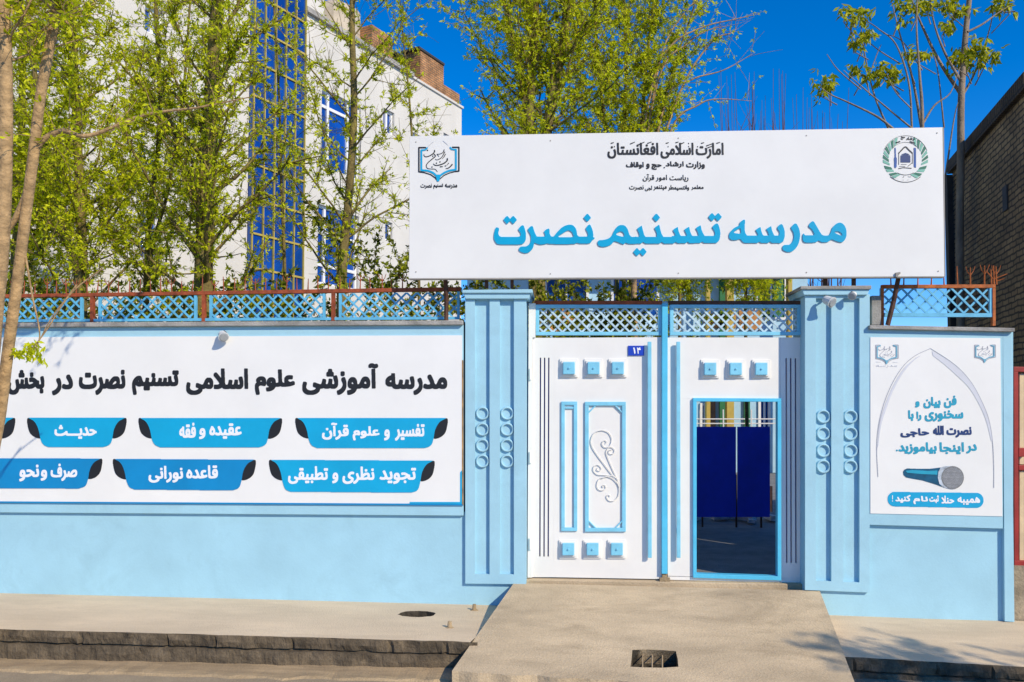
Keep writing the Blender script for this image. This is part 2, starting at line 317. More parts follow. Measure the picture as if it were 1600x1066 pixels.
class Ink:                                            # coverage raster in photo pixels, turned into a solid mesh on a plane
    def __init__(s, x0, y0, x1, y1, res=0.5):
        s.x0, s.y0, s.r = x0 - 3, y0 - 3, res
        s.w = int((x1 - x0 + 6) / res) + 1; s.h = int((y1 - y0 + 6) / res) + 1; s.m = np.zeros((s.h, s.w), bool)
    def fill(s, loops, target=None):
        acc = np.zeros((s.h, s.w + 1), int)
        for L in loops:
            L = np.asarray(L, float); a = (L - [s.x0, s.y0]) / s.r; b = np.roll(a, -1, 0)
            for (xa, ya), (xb, yb) in zip(a, b):
                if ya == yb: continue
                sg = 1 if yb > ya else -1
                if sg < 0: xa, ya, xb, yb = xb, yb, xa, ya
                r0, r1 = max(0, math.ceil(ya)), min(s.h - 1, math.ceil(yb) - 1)
                if r1 < r0: continue
                rows = np.arange(r0, r1 + 1); xs = np.clip(np.ceil(xa + (rows - ya) * (xb - xa) / (yb - ya)), 0, s.w).astype(int)
                acc[rows, xs] += sg
        return np.cumsum(acc, 1)[:, :s.w] != 0
    def poly(s, pts): s.m |= s.fill([pts]); return s
    def cut(s, pts): s.m &= ~s.fill([pts]); return s
    def disc(s, x, y, r, ry=None, n=28):
        return s.poly([(x + r * math.cos(2 * math.pi * i / n), y + (ry or r) * math.sin(2 * math.pi * i / n)) for i in range(n)])
    def line(s, pts, w, w1=None):
        w1 = w if w1 is None else w1; n = len(pts)
        for i in range(n - 1):
            (xa, ya), (xb, yb) = pts[i], pts[i + 1]; d = math.hypot(xb - xa, yb - ya) or 1e-6
            wa = (w + (w1 - w) * i / (n - 1)) / 2; wb = (w + (w1 - w) * (i + 1) / (n - 1)) / 2; nx, ny = -(yb - ya) / d, (xb - xa) / d
            s.poly([(xa + nx * wa, ya + ny * wa), (xb + nx * wb, yb + ny * wb), (xb - nx * wb, yb - ny * wb), (xa - nx * wa, ya - ny * wa)])
            s.disc(xb, yb, wb, n=10)
        s.disc(pts[0][0], pts[0][1], w / 2, n=10)
        return s
    def word(s, text, x0, x1, y0, y1, bx=0.0, by=None, raw=False):
        by = bx if by is None else by
        L = outlines(text if raw else shape(text)); al = np.concatenate(L); lo, hi = al.min(0), al.max(0)
        kx = (x1 - x0 - 2 * bx) / (hi[0] - lo[0]); ky = (y1 - y0 - 2 * by) / (hi[1] - lo[1])
        LL = [np.stack([x0 + bx + (l[:, 0] - lo[0]) * kx, y1 - by - (l[:, 1] - lo[1]) * ky], 1) for l in L]
        m = s.fill(LL)
        nx, ny = bx / s.r, by / s.r; out = m.copy()
        for j in range(-int(ny + .5), int(ny + .5) + 1):
            for i in range(-int(nx + .5), int(nx + .5) + 1):
                if (i / (nx + .01)) ** 4 + (j / (ny + .01)) ** 4 <= 1.05:
                    out |= np.roll(np.roll(m, j, 0), i, 1)
        s.m |= out; return s
    def mesh(s, name, m, yplane, thick, parent, proj=None):
        f = s.m.astype(float)
        for _ in range(2):
            f = (f + np.roll(f, 1, 0) + np.roll(f, -1, 0)) / 3; f = (f + np.roll(f, 1, 1) + np.roll(f, -1, 1)) / 3
        f[0, :] = f[-1, :] = 0; f[:, 0] = f[:, -1] = 0
        ins = f > .5; v = {}; V = []; Fc = []; S = []
        def vid(key, x, y):
            if key not in v: v[key] = len(V); V.append((s.x0 + x * s.r, s.y0 + y * s.r))
            return v[key]
        def cor(i, j): return vid((0, i, j), i, j)
        def eh(i, j): t = (.5 - f[j, i]) / (f[j, i + 1] - f[j, i]); return vid((1, i, j), i + t, j)
        def ev(i, j): t = (.5 - f[j, i]) / (f[j + 1, i] - f[j, i]); return vid((2, i, j), i, j + t)
        code = ins[:-1, :-1] * 1 + ins[:-1, 1:] * 2 + ins[1:, 1:] * 4 + ins[1:, :-1] * 8
        for j in range(code.shape[0]):
            row = code[j]; nz = np.nonzero(row)[0]; i0 = None; last = None
            for i in nz:
                c = row[i]
                if c == 15:
                    if i0 is not None and last == i - 1: last = i
                    else:
                        if i0 is not None: Fc.append((cor(i0, j), cor(last + 1, j), cor(last + 1, j + 1), cor(i0, j + 1)))
                        i0 = last = i
                    continue
                cs = [(i, j), (i + 1, j), (i + 1, j + 1), (i, j + 1)]; bits = [c & 1, c & 2, c & 4, c & 8]
                ed = [lambda: eh(i, j), lambda: ev(i + 1, j), lambda: eh(i, j + 1), lambda: ev(i, j)]
                pl = []
                for k in range(4):
                    if bits[k]: pl.append(cor(*cs[k]))
                    if bool(bits[k]) != bool(bits[(k + 1) % 4]):
                        e_ = ed[k](); pl.append(e_)
                if len(pl) >= 3: Fc.append(tuple(pl))
                cr = []
                for k in range(4):
                    if bool(bits[k]) != bool(bits[(k + 1) % 4]): cr.append(ed[k]())
                if len(cr) == 2: S.append(tuple(cr))
            if i0 is not None: Fc.append((cor(i0, j), cor(last + 1, j), cor(last + 1, j + 1), cor(i0, j + 1)))
        pr = proj or (lambda x, y: P(x, y, yplane))
        fr = [pr(x, y) for x, y in V]; n = len(fr); mb = MB(); mb.v = [tuple(p) for p in fr]
        mb.f = [tuple(reversed(q)) for q in Fc]
        if thick > 0:
            mb.v += [(p[0], p[1] + thick, p[2]) for p in fr]; mb.f += [(a, b, b + n, a + n) for a, b in S]
        # front faces look towards -Y
        if mb.f:
            a, b, c_ = [np.array(mb.v[i]) for i in mb.f[0][:3]]
            if np.cross(b - a, c_ - a)[1] > 0: mb.f[:len(Fc)] = [tuple(reversed(q)) for q in mb.f[:len(Fc)]]
        return mb.build(name, m, parent, recalc=False)
def smooth_loop(pts, k=4):
    p = np.array(pts, float); n = len(p); out = []
    for i in range(n):
        a, b, c, d = p[i - 1], p[i], p[(i + 1) % n], p[(i + 2) % n]
        for t in np.arange(k) / k: out.append(.5 * (2 * b + (c - a) * t + (2 * a - 5 * b + 4 * c - d) * t * t + (3 * b - a - 3 * c + d) * t ** 3))
    return np.array(out)
def spline(pts, k=6):
    p = [np.array(q, float) for q in pts]; p = [2 * p[0] - p[1]] + p + [2 * p[-1] - p[-2]]; out = []
    for i in range(1, len(p) - 2):
        a, b, c, d = p[i - 1], p[i], p[i + 1], p[i + 2]
        for t in np.arange(k) / k: out.append(.5 * (2 * b + (c - a) * t + (2 * a - 5 * b + 4 * c - d) * t * t + (3 * b - a - 3 * c + d) * t ** 3))
    out.append(p[-2]); return out

# ================================================================== GROUND
rng = np.random.default_rng(5); random.seed(5)
z_road = -0.095
z_yard = float(P(1040, 903, .3)[2]) - .015
g = MB(); g.box((-400, -400, z_road - 1.2), (400, 600, z_road - .6)); o = g.build('ground', 'earth'); tag(o, None, None, kind='structure')
rd = MB(); rd.add([(-90, -60, z_road), (90, -60, z_road), (90, -1.1, z_road), (-90, -1.1, z_road)], [(0, 1, 2, 3)])
o = rd.build('road', 'road'); tag(o, None, None, kind='structure')
YE = -1.30
base_l = [(-420, 915.5), (0, 926), (400, 935.5), (770, 945), (1285, 960), (1440, 966), (1583, 970), (1760, 976)]
edge_l = [(-420, 971), (0, 983), (400, 993.5), (735, 1003), (1310, 1026), (1600, 1042), (1760, 1051)]
wb = [P(x, y, .06) for x, y in base_l]; we = [P(x, y, YE) for x, y in edge_l]
ew = []
for i in range(len(we) - 1):                            # a slightly uneven nosing
    for t in np.arange(14) / 14: q = we[i] * (1 - t) + we[i + 1] * t; ew.append(q + np.array([0, rng.normal(0, .006), 0]))
ew.append(we[-1])
pn = np.cross(wb[3] - wb[1], we[1] - wb[1])
def onwalk(px, py): return HIT(px, py, wb[3], pn / np.linalg.norm(pn))
hole = [onwalk(652 + (29 + rng.normal(0, 1.2)) * math.cos(a), 959.5 + (4.9 + rng.normal(0, .25)) * math.sin(a)) for a in np.linspace(0, 2 * math.pi, 26)[:-1]]
lw = [P(x, y, .06) for x, y in base_l[:4]] + [P(797, 946, .06)]; rw = [P(1288, 960, .06)] + [P(x, y, .06) for x, y in base_l[5:]]
xl_, xr_ = P(735, 1003, YE)[0], P(1310, 1026, YE)[0]
le = [p for p in ew if p[0] <= xl_ + .01]; re_ = [p for p in ew if p[0] >= xr_ - .01]
sw = sheet('pavement', lw + le[::-1], [hole], 'walk'); tag(sw, None, None, kind='structure')
sw = sheet('pavement', rw + re_[::-1], [], 'walk'); tag(sw, None, None, kind='structure')
pit = MB(); n = len(hole); lowr = [h - np.array([0, 0, .16]) for h in hole]
pit.add(hole + lowr, [(i, (i + 1) % n, n + (i + 1) % n, n + i) for i in range(n)] + [tuple(range(n, 2 * n))])
o = pit.build('pavement_hole', 'pit', recalc=False); tag(o, 'ragged dark round hole broken in the pavement in front of the blue wall', 'hole')
# kerb: two courses of rough stone
kb = MB(); sec = [(0, 0.0), (-.006, -.006), (-.010, -.05), (-.004, -.095), (.022, -.101), (.022, -.110), (-.016, -.116), (-.022, -.17), (-.014, -.36)]
ex = np.array([p[0] for p in ew]); ez = np.array([p[2] for p in ew]); ey = np.array([p[1] for p in ew])
xs = np.linspace(ex.min(), ex.max(), 640); m_ = len(sec)
def rough(n, amp, per):
    k = int(n / per) + 3; return np.interp(np.arange(n) / per, np.arange(k), rng.normal(0, amp, k))
ry = [rough(640, .007, 5) + rough(640, .003, 1.5) for _ in sec]; rz = [rough(640, .004, 9) for _ in sec]
gap1 = np.array([min(abs(x - g_) for g_ in np.arange(-9, 7, .62) + .13 * np.sin(np.arange(-9, 7, .62) * 7)) < .012 for x in xs]); rows = []
for q, x in enumerate(xs):
    z = np.interp(x, ex, ez); y = np.interp(x, ex, ey); r = []
    for k, (dy, dz) in enumerate(sec):
        j = 0 if k == 0 else 1
        r.append((x, y + dy + j * ry[k][q] + (.022 if (k in (2, 3) and gap1[q]) else 0), z + dz + j * rz[k][q] * (k > 1)))
    rows.append(r)
kb.add([p for r in rows for p in r], [(i * m_ + j, (i + 1) * m_ + j, (i + 1) * m_ + j + 1, i * m_ + j + 1) for i in range(len(rows) - 1) for j in range(m_ - 1) if not (xl_ + .05 < xs[i] < xr_ - .05)])
o = kb.build('kerb', 'kerb', recalc=False); tag(o, None, None, kind='structure')
gt = MB(); rows = []; xg = np.linspace(P(-420, 1030, -1.3)[0], P(715, 1050, -1.5)[0], 260); r1_, r2_, r3_ = rough(260, .012, 4), rough(260, .02, 6), rough(260, .004, 3)
for q, x in enumerate(xg):
    rows.append([(x, -1.27, z_road + .016), (x, -1.40 + r1_[q] * .5, z_road + .012 + r3_[q] * .5), (x, -1.60 + r2_[q], z_road + .016 + r3_[q]), (x, -1.625 + r2_[q], z_road - .01)])
gt.add([p for r in rows for p in r], [(i * 4 + j, (i + 1) * 4 + j, (i + 1) * 4 + j + 1, i * 4 + j + 1) for i in range(259) for j in range(3)])
o = gt.build('gutter', 'gutter', recalc=False); tag(o, None, None, kind='structure')
# ramp
A, B = P(803, 911, .02), P(1281, 923, .02)
C_, D_ = P(706, 1049, -1.74), P(1342, 1090, -1.80)
rn = np.cross(B - A, C_ - A); rn /= np.linalg.norm(rn)
def onramp(px, py): return HIT(px, py, A, rn)
D_ = onramp(1342, 1086)
edge = [C_ * (1 - t) + D_ * t + np.array([0, .012 * math.sin(37 * t) + .014 * math.sin(61 * t + 1), .0]) for t in np.linspace(0, 1, 60)]
dh = [onramp(x, y) for x, y in [(988, 1016), (1010, 1014.5), (1035, 1016), (1056, 1017.5), (1059, 1030), (1060, 1042), (1035, 1043.5), (1005, 1043), (985, 1042), (987, 1028)]]
o = sheet('ramp', [A, B] + edge[::-1], [dh], 'ramp', thick=.11); tag(o, None, None, kind='structure')
rs = MB(); lo_ = lambda p: np.array([p[0], p[1], z_road - .1]); dn = np.array([0, 0, -.09]); inn = np.array([.012, 0, 0])
a2, c2, b2, d2 = A + dn + inn, C_ + dn + inn + np.array([0, .05, 0]), B + dn - inn, D_ + dn - inn + np.array([0, .05, 0])
rs.add([a2, c2, lo_(c2), lo_(a2)], [(0, 1, 2, 3)]); rs.add([b2, d2, lo_(d2), lo_(b2)], [(0, 1, 2, 3)])
o = rs.build('ramp_side', 'ramp'); tag(o, None, None, kind='structure')
th = MB(); th.prism([(822, 906), (1258, 913), (1258, 935), (822, 930)], .13, .40); o = th.build('threshold', 'ramp', bev=.008); tag(o, None, None, kind='structure')
dg_ = thing('drain_grate', 'rectangular drain opening with three steel bars sunk in the concrete ramp', 'drain', onramp(1022, 1030))
pt = MB(); n = len(dh); lowr = [h + np.array([0, .0, -.55]) for h in dh]
pt.add(dh + lowr, [(i, (i + 1) % n, n + (i + 1) % n, n + i) for i in range(n)] + [tuple(range(n, 2 * n))]); pt.build('pit', 'pit', dg_, recalc=False)
for x in (1004, 1019, 1035):
    b = MB(); b.tube([onramp(x, 1044) + np.array([0, .01, -.035]), onramp(x + .5, 1016) + np.array([0, .03, -.04])], .006, n=6); b.build('bar', 'gutter', dg_)
# two stubs on the pavement
for (x, y, lab) in ((741, 953.5, 'short cut pipe stub on the pavement nearest the foot of the blue wall'), (702.5, 981, 'short cut pipe stub standing between the pavement hole and the kerb')):
    q = onwalk(x, y); b = MB(); b.tube([q, q + np.array([0, 0, .025]), q + np.array([.002, 0, .055])], .021, .017, n=10)
    b.tube([q + np.array([0, 0, .0]), q + np.array([0, 0, .006])], .04, .03, n=10)
    o = b.build('pipe_stub', 'gutter', loc=q); tag(o, lab, 'pipe stub', 'pipe stubs on the pavement')
yd = MB(); yd.add([P(790, 908, .0) * [1, 0, 0] + [-30, .18, z_yard], [40, .18, z_yard], [40, 60, z_yard], [-40, 60, z_yard]], [(0, 1, 2, 3)])
o = yd.build('courtyard_ground', 'yard'); tag(o, None, None, kind='structure')

# ================================================================== WALLS AND PILLARS
YL = .036
root = thing('boundary_wall', 'long light blue boundary wall carrying the wide banner', 'wall', P(300, 930, .1))
b = MB(); b.prism([(-420, 800), (728, 800), (728, 990), (-420, 975)], YL, .30); b.build('lower_panel', 'blue_wall', root)
b = MB(); b.prism([(-420, 511.5), (0, 511.5), (724, 507.5), (724, 806), (0, 801), (-420, 798)], 0, .30); b.build('upper_band', 'blue_wall', root, bev=.004)
b = MB(); b.prism([(-420, 509), (0, 504.5), (723, 500.5), (723, 507.5), (0, 511.5), (-420, 515)], -.045, .34); b.build('coping', 'coping', root, bev=.006)
def pillar(label, xl, xr, ytop, ybl, ybr, recs, rings, side, capx, basex):
    root = thing('gate_pillar', label, 'pillar', P((xl + xr) / 2, ybl, .15), 'light blue gate pillars')
    yr = .038
    # front skin is split round the recesses: stiles and rails butted together
    b = MB(); xs = [xl] + [v for r in recs for v in r[:2]] + [xr]; yt, yb2 = recs[0][2], recs[0][3]
    ys = lambda x: (ybr - ybl) * (x - xl) / (xr - xl)
    top = ytop + 14
    q = lambda x0, x1, y0, y1: b.prism([(x0, y0 + ys(x0) * .3), (x1, y0 + ys(x1) * .3), (x1, y1 + ys(x1)), (x0, y1 + ys(x0))], 0, yr)
    b.prism([(xl, top), (xr, top), (xr, yt), (xl, yt)], 0, yr)
    b.prism([(xl, yb2), (xr, yb2 + ys(xr)), (xr, ybr), (xl, ybl)], 0, yr)
    for i in range(0, len(xs), 2): b.prism([(xs[i], yt), (xs[i + 1], yt), (xs[i + 1], yb2 + ys(xs[i + 1])), (xs[i], yb2 + ys(xs[i]))], 0, yr)
    b.build('raised_face', 'blue_wall', root)
    b = MB(); b.prism([(xl, top - 1), (xr, top - 1), (xr, ybr + 45), (xl, ybl + 45)], yr, .45); b.build('shaft', 'blue_wall', root)
    b = MB(); b.prism([(capx[0], ytop + 5), (capx[1], ytop + 5), (capx[1] - 3, top), (capx[0] + 3, top)], -.03, .47)
    b.build('capital', 'blue_wall', root, bev=.006)
    b = MB(); b.prism([(capx[0] - 2, ytop), (capx[1] + 3, ytop - 1), (capx[1] + 3, ytop + 5), (capx[0] - 2, ytop + 5)], -.05, .49)
    b.build('cap_slab', 'coping' if side > 0 else 'blue_wall', root, bev=.006)
    for (x, y) in rings:
        b = MB(); c = P(x, y, yr - .006); rr = .056; pts = []; N = 28; k = 8
        for i in range(N):
            a = 2 * math.pi * i / N
            for j in range(k):
                h = 2 * math.pi * j / k
                pts.append((c[0] + (rr + .011 * math.cos(h)) * math.cos(a), c[1] - .016 * math.sin(h) - .004, c[2] + (rr + .011 * math.cos(h)) * math.sin(a)))
        b.add(pts, [(i * k + j, ((i + 1) % N) * k + j, ((i + 1) % N) * k + (j + 1) % k, i * k + (j + 1) % k) for i in range(N) for j in range(k)])
        b.build('ring', 'blue_wall', root, smooth=True)
    return root
pillar('light blue gate pillar with recessed strips and rings between banner and white gate', 727, 822, 453, 912, 913,
       [(742, 765, 468, 897), (781, 803, 468, 897)], [(x, y) for x in (754, 792.5) for y in (646, 671, 696, 720.5)], -1, (724, 829), 912)
pillar('light blue gate pillar with two lamps on top beside the open wicket', 1258, 1359, 447, 922, 926,
       [(1275, 1299, 466, 907), (1318, 1343, 466, 907)], [(x, y) for x in (1286, 1328.5) for y in (651, 677.5, 704, 729)], 1, (1253, 1359), 925)
root = thing('boundary_wall', 'short light blue wall with the microphone poster at the brick building', 'wall', P(1470, 967, .1))
b = MB(); b.prism([(1359, 815), (1583, 821), (1583, 990), (1359, 985)], .042, .30); b.build('lower_panel', 'blue_wall', root)
b = MB(); b.prism([(1262, 900), (1360, 900), (1360, 985), (1262, 985)], .043, .30); b.build('plinth', 'blue_wall', root)
b = MB(); b.prism([(1359, 514), (1567, 518), (1567, 826), (1359, 820)], 0, .042); b.build('upper_band', 'blue_wall', root)
b = MB(); b.prism([(1359, 514.5), (1583, 518.5), (1583, 823), (1359, 816)], .0415, .30); b.build('core', 'blue_wall', root)
b = MB(); b.prism([(1567.2, 518), (1580, 518.3), (1585, 972), (1570, 971)], 0, .042); b.build('pilaster', 'blue_wall', root)
b = MB(); b.prism([(1359, 508), (1586, 512.5), (1586, 518.5), (1359, 514)], -.045, .34); b.build('coping', 'coping', root, bev=.006)
b = MB(); b.rect(1362, 462, 1377, 508, .10, .24); b.build('stub_post', 'coping', root, bev=.006)
# ================================================================== IRON FENCES ON THE WALL
def lattice(mb, x0, y0, x1, y1, sp_, wd, Y, ty=0.0, th=.008):
    def line(c, sg, Yf):
        # points (x,y) with y = sg*(x-c)
        pts = []
        xa, xb = (c + sg * 0, c + sg * (y1 - y0))
        # param in local coords h from 0..H
        H = y1 - y0; L = x1 - x0
        t0, t1 = 0.0, H
        def X(t): return c + sg * t - x0
        if sg > 0: t0 = max(t0, -(c - x0)); t1 = min(t1, L - (c - x0))
        else: t0 = max(t0, (c - x0) - L); t1 = min(t1, (c - x0))
        if t1 - t0 < 3: return
        k = ty / L; w2 = wd * .7071
        a = (x0 + X(t0), y0 + t0 + k * X(t0)); bq = (x0 + X(t1), y0 + t1 + k * X(t1))
        mb.prism([(a[0] - w2, a[1]), (a[0] + w2, a[1]), (bq[0] + w2, bq[1]), (bq[0] - w2, bq[1])], Yf, Yf + th)
    H = y1 - y0; c = x0 - H + sp_ * .4
    while c < x1 + H:
        line(c, 1, Y); line(c, -1, Y + th + .001); c += sp_
def yrail(x): return 462.5 - 11.0 * x / 720
F1 = thing('iron_fence', 'rusty spiked iron fence with blue lattice panels along the long wall top', 'fence', P(360, 505, .15))
YF = .12
b = MB(); b.prism([(-420, yrail(-420) - 2), (720, yrail(720) - 3), (720, yrail(720) + 3), (-420, yrail(-420) + 3)], YF, YF + .04); b.build('rail', 'rust', F1, bev=.003)
def ybot(x): return 501.5 - 4.5 * x / 720
b = MB(); b.prism([(-420, ybot(-420) - 2), (718, ybot(718) - 2.2), (718, ybot(718) + 2), (-420, ybot(-420) + 2)], YF + .002, YF + .03); b.build('bottom_rail', 'lattice_blue', F1)
for x in (-310, -130, 143, 317.5, 520):
    b = MB(); b.prism([(x - 2.5, yrail(x) + 3), (x + 2.5, yrail(x) + 3), (x + 2.5, 511), (x - 2.5, 511)], YF - .004, YF + .036); b.build('post', 'rust', F1)
for (x0, x1) in ((-290, -150), (-118, 129), (153.5, 307), (327, 508), (529.5, 718)):
    b = MB(); t = yrail((x0 + x1) / 2) + 4.5; bt = ybot((x0 + x1) / 2) - 2; k = ybot(x1) - ybot(x0)
    b.prism([(x0, yrail(x0) + 4), (x0 + 4, yrail(x0) + 4), (x0 + 4, ybot(x0) - 2), (x0, ybot(x0) - 2)], YF + .005, YF + .03)
    b.prism([(x1 - 4, yrail(x1) + 4), (x1, yrail(x1) + 4), (x1, ybot(x1) - 2), (x1 - 4, ybot(x1) - 2)], YF + .005, YF + .03)
    lattice(b, x0 + 4, yrail(x0) + 4, x1 - 4, ybot(x0) - 2, 16.6, 2.9, YF + .008, ty=(yrail(x1) - yrail(x0)) * .7)
    b.build('lattice_panel', 'lattice_blue', F1)
def spike(parent, x, y, h, m, Y, fork):
    b = MB(); p = P(x, y, Y + .02); q = P(x + rng.normal(0, .8), y - h, Y + .02); d = q - p
    b.tube([p, p + d * .6, q], .0075, .004, n=5)
    if fork:
        for s_ in (-1, 1):
            e = p + d * .55; b.tube([e, e + d * .18 + np.array([s_ * .028, 0, .006]), e + d * .40 + np.array([s_ * .042, -.005, .016])], .005, .003, n=4)
    b.build('spike', m, parent)
x = -60.0; k = 0
while x < 640:
    spike(F1, x + rng.normal(0, 1), yrail(x) - 2, 20 + rng.normal(0, 2), 'rust', YF, rng.random() < .5); x += 16.4
F2 = thing('iron_fence', 'short orange rusted fence with lattice panel on the poster wall', 'fence', P(1465, 508, .15))
b = MB(); b.rect(1378, 445, 1556, 450.5, YF, YF + .04, -.5); b.build('rail', 'rust_orange', F2, bev=.003)
b = MB(); b.rect(1376, 489, 1552, 495, YF + .002, YF + .03, .5); b.build('bottom_rail', 'lattice_blue', F2)
b = MB(); b.rect(1376, 450, 1381, 489, YF + .004, YF + .03); b.rect(1546.5, 449.8, 1550.5, 489.5, YF + .004, YF + .03)
lattice(b, 1381, 450.3, 1546.5, 489, 19.5, 3.0, YF + .008); b.build('lattice_panel', 'lattice_blue', F2)
for x in (1379, 1553.5):
    b = MB(); b.rect(x - 2.3, 450.5, x + 2.3, 509, YF - .004, YF + .036); b.build('post', 'rust_orange', F2)
for x, h, fk in ((1392, 20, 0), (1412, 18, 0), (1434, 20, 0), (1455, 22, 0), (1475, 18, 0), (1496, 29, 0), (1516, 27, 1), (1538, 30, 1), (1549, 24, 0), (1553, 30, 0), (1557, 29, 1)):
    spike(F2, x, 445, h, 'rust_orange', YF, fk)
for (a, c) in (((1553, 436), (1574, 428)), ((1556, 440), (1570, 435)), ((1541, 424), (1552, 436))):
    b = MB(); b.tube([P(a[0], a[1], YF + .02), P(c[0], c[1], YF - .01)], .006, .003, n=5); b.build('bent_spike', 'rust_orange', F2)

# ================================================================== GATE
YG = .20
def gy(x): return (x - 830) * .012                        # the gate hangs slightly downhill
GL = thing('gate_leaf', 'closed white steel gate leaf with scroll ornament and blue framed panels', 'gate leaf', P(930, 906, YG), 'leaves of the white gate')
GR = thing('gate_leaf', 'white steel gate leaf with the dark open wicket doorway', 'gate leaf', P(1148, 908, YG), 'leaves of the white gate')
b = MB(); b.prism([(826, 474), (837, 474), (836.5, 527.6), (832, 527.6), (831.5, 903), (824, 903)], YG - .02, YG + .06); b.build('hinge_stile', 'white_paint', GL, bev=.003)
def slotted(b, x0, x1, y0, y1, slots, sy0, sy1, sw_, dx):
    b.prism([(x0, y0), (x1, y0), (x1, sy0), (x0, sy0)], YG, YG + .03); b.prism([(x0 + dx, sy1), (x1 + dx, sy1), (x1 + dx, y1), (x0 + dx, y1)], YG, YG + .03)
    e = [x0] + [v for s_ in slots for v in (s_ - sw_ / 2, s_ + sw_ / 2)] + [x1]
    for k in range(0, len(e), 2): b.prism([(e[k], sy0), (e[k + 1], sy0), (e[k + 1] + dx, sy1), (e[k] + dx, sy1)], YG, YG + .03)
b = MB(); slotted(b, 832.3, 866, 528, 902, (844.5, 851, 857.5), 559, 870, 2.1, -1.0)
b.prism([(866, 528), (1033.6, 527), (1034, 905), (865, 902)], YG, YG + .03); b.build('panel', 'white_paint', GL)
b = MB(); b.prism([(1043, 527.5), (1219, 527.5), (1219, 624.7), (1043, 623)], YG, YG + .03)
b.prism([(1043, 623), (1084.5, 623.2), (1084.8, 901), (1043.5, 900)], YG, YG + .03)
slotted(b, 1219.2, 1251, 527.5, 904, (1228.5, 1235.5, 1243), 560, 880, 2.3, .8)
b.prism([(1043.5, 901), (1252.5, 904.2), (1252.5, 911), (1043.5, 906)], YG, YG + .03); b.build('panel', 'white_paint', GR)
for root, x0, x1 in ((GL, 836, 868), (GR, 1223, 1250)):
    b = MB(); b.rect(x0, 545, x1, 890, YG + .07, YG + .075); b.build('slot_shade_sheet', 'dark_sheet', root)  # dark sheet added behind the slots; its colour stands in for shade
# transom lattices
for root, x0, x1, rot in ((GL, 837, 1034, 0), (GR, 1047, 1251, 0)):
    b = MB(); b.frame(x0, 476, x1, 524, 5.5, YG - .012, YG + .03); b.build('transom_frame', 'cyan_light', root, bev=.003)
    b = MB(); lattice(b, x0 + 5.5, 481.5, x1 - 5.5, 518.5, 15.0, 2.9, YG + .002); b.build('transom_lattice', 'lattice_pale', root)
    b = MB(); b.rect(x0 - 2, 470, x1 + 1, 475.8, YG - .01, YG + .035); b.build('top_rail', 'rust_dark' if root is GR else 'rust', root, bev=.003)
def stud(root, x, y, s=1.0):
    f = MB(); f.rect(x - 14.5 * s, y - 14.5 * s, x + 14 * s, y + 14.5 * s, YG - .016, YG); fo = f.build('stud_base', 'white_paint', root, bev=.002)
    f = MB(); f.rect(x - 11.7 * s, y - 11.7 * s, x + 11.2 * s, y + 11.7 * s, YG - .032, YG - .016); f.build('stud_step', 'white_paint', fo, bev=.002)
    f = MB(); f.rect(x - 9.3 * s, y - 9.6 * s, x + 9.3 * s, y + 9.6 * s, YG - .055, YG - .032); f.build('stud_face', 'cyan_light', fo, bev=.006)
    c = P(x, y, YG - .055); f = MB(); f.tube([c, c + np.array([0, -.012, 0])], .011, .008, n=8); f.build('rivet', 'cyan_light', fo)
for x in (889, 927.5, 965.5): stud(GL, x, 575.3)
for x in (888, 926, 964): stud(GL, x, 858.5)
for x in (1110, 1150, 1190): stud(GR, x, 576.5)
b = MB(); b.frame(877, 627.5, 902, 830, 5.5, YG - .02, YG); b.rect(882.5, 636, 896.5, 639, YG - .016, YG); b.build('narrow_frame', 'cyan_light', GL, bev=.003)
b = MB(); b.frame(914, 628, 978, 831, 6, YG - .022, YG)
for (cx, cy, sx, sy) in ((920, 634, 1, 1), (972, 634, -1, 1), (920, 825, 1, -1), (972, 825, -1, -1)):
    b.prism([(cx, cy + 9 * sy), (cx + 9 * sx, cy), (cx + 12 * sx, cy), (cx, cy + 12 * sy)], YG - .018, YG)
b.build('wide_frame', 'cyan_light', GL, bev=.003)
# scroll ornament, welded rod standing off the sheet (traced in the photo, zoom factor 7.61)
def zs(pts): return [(900 + x / 7.61, 660 + y / 7.61) for x, y in pts]
scr = MB()
for line in ([(525, 770), (490, 680), (440, 630), (340, 500), (250, 380), (190, 280), (180, 200), (220, 125), (300, 95), (380, 115), (422, 175), (420, 240), (390, 290), (340, 295), (310, 250), (335, 215), (365, 225), (355, 248)],
             [(500, 690), (440, 560), (380, 420), (360, 350), (385, 305), (425, 295), (460, 325), (445, 372), (400, 372), (392, 335), (425, 325)],
             [(450, 640), (360, 628), (260, 620), (210, 570), (215, 525), (265, 505), (302, 540), (285, 575), (250, 565), (258, 542)],
             [(310, 665), (370, 645), (440, 670), (495, 730), (515, 800), (500, 880), (450, 932), (395, 928), (365, 880), (390, 860), (412, 880)],
             [(370, 645), (280, 670), (250, 740), (270, 795), (320, 808), (355, 780), (345, 745), (315, 755), (330, 772)]):
    scr.tube([P(x, y, YG - .012) for x, y in spline(zs(line), 6)], .0042, n=6)
scr.build('scroll_ornament', 'white_paint', GL, smooth=True)
for root, x, x2 in ((GL, 1015, 1016), (GR, 1060, 1061)):
    b = MB(); b.prism([(x - 3, 534), (x + 3, 534), (x2 + 2.5, 872), (x2 - 3.5, 872)], YG - .055, YG - .032); b.build('handle_bar', 'cyan_light', root, bev=.004)
    for y in (576, 702, 828):
        b = MB(); b.rect(x - 2, y - 2, x + 2, y + 2, YG - .032, YG); b.build('handle_bracket', 'cyan_light', root)
b = MB(); b.prism([(1034.5, 474), (1043.5, 474), (1043, 897), (1034, 897)], YG - .045, YG + .05); b.build('meeting_bar', 'cyan_paint', GL, bev=.004)
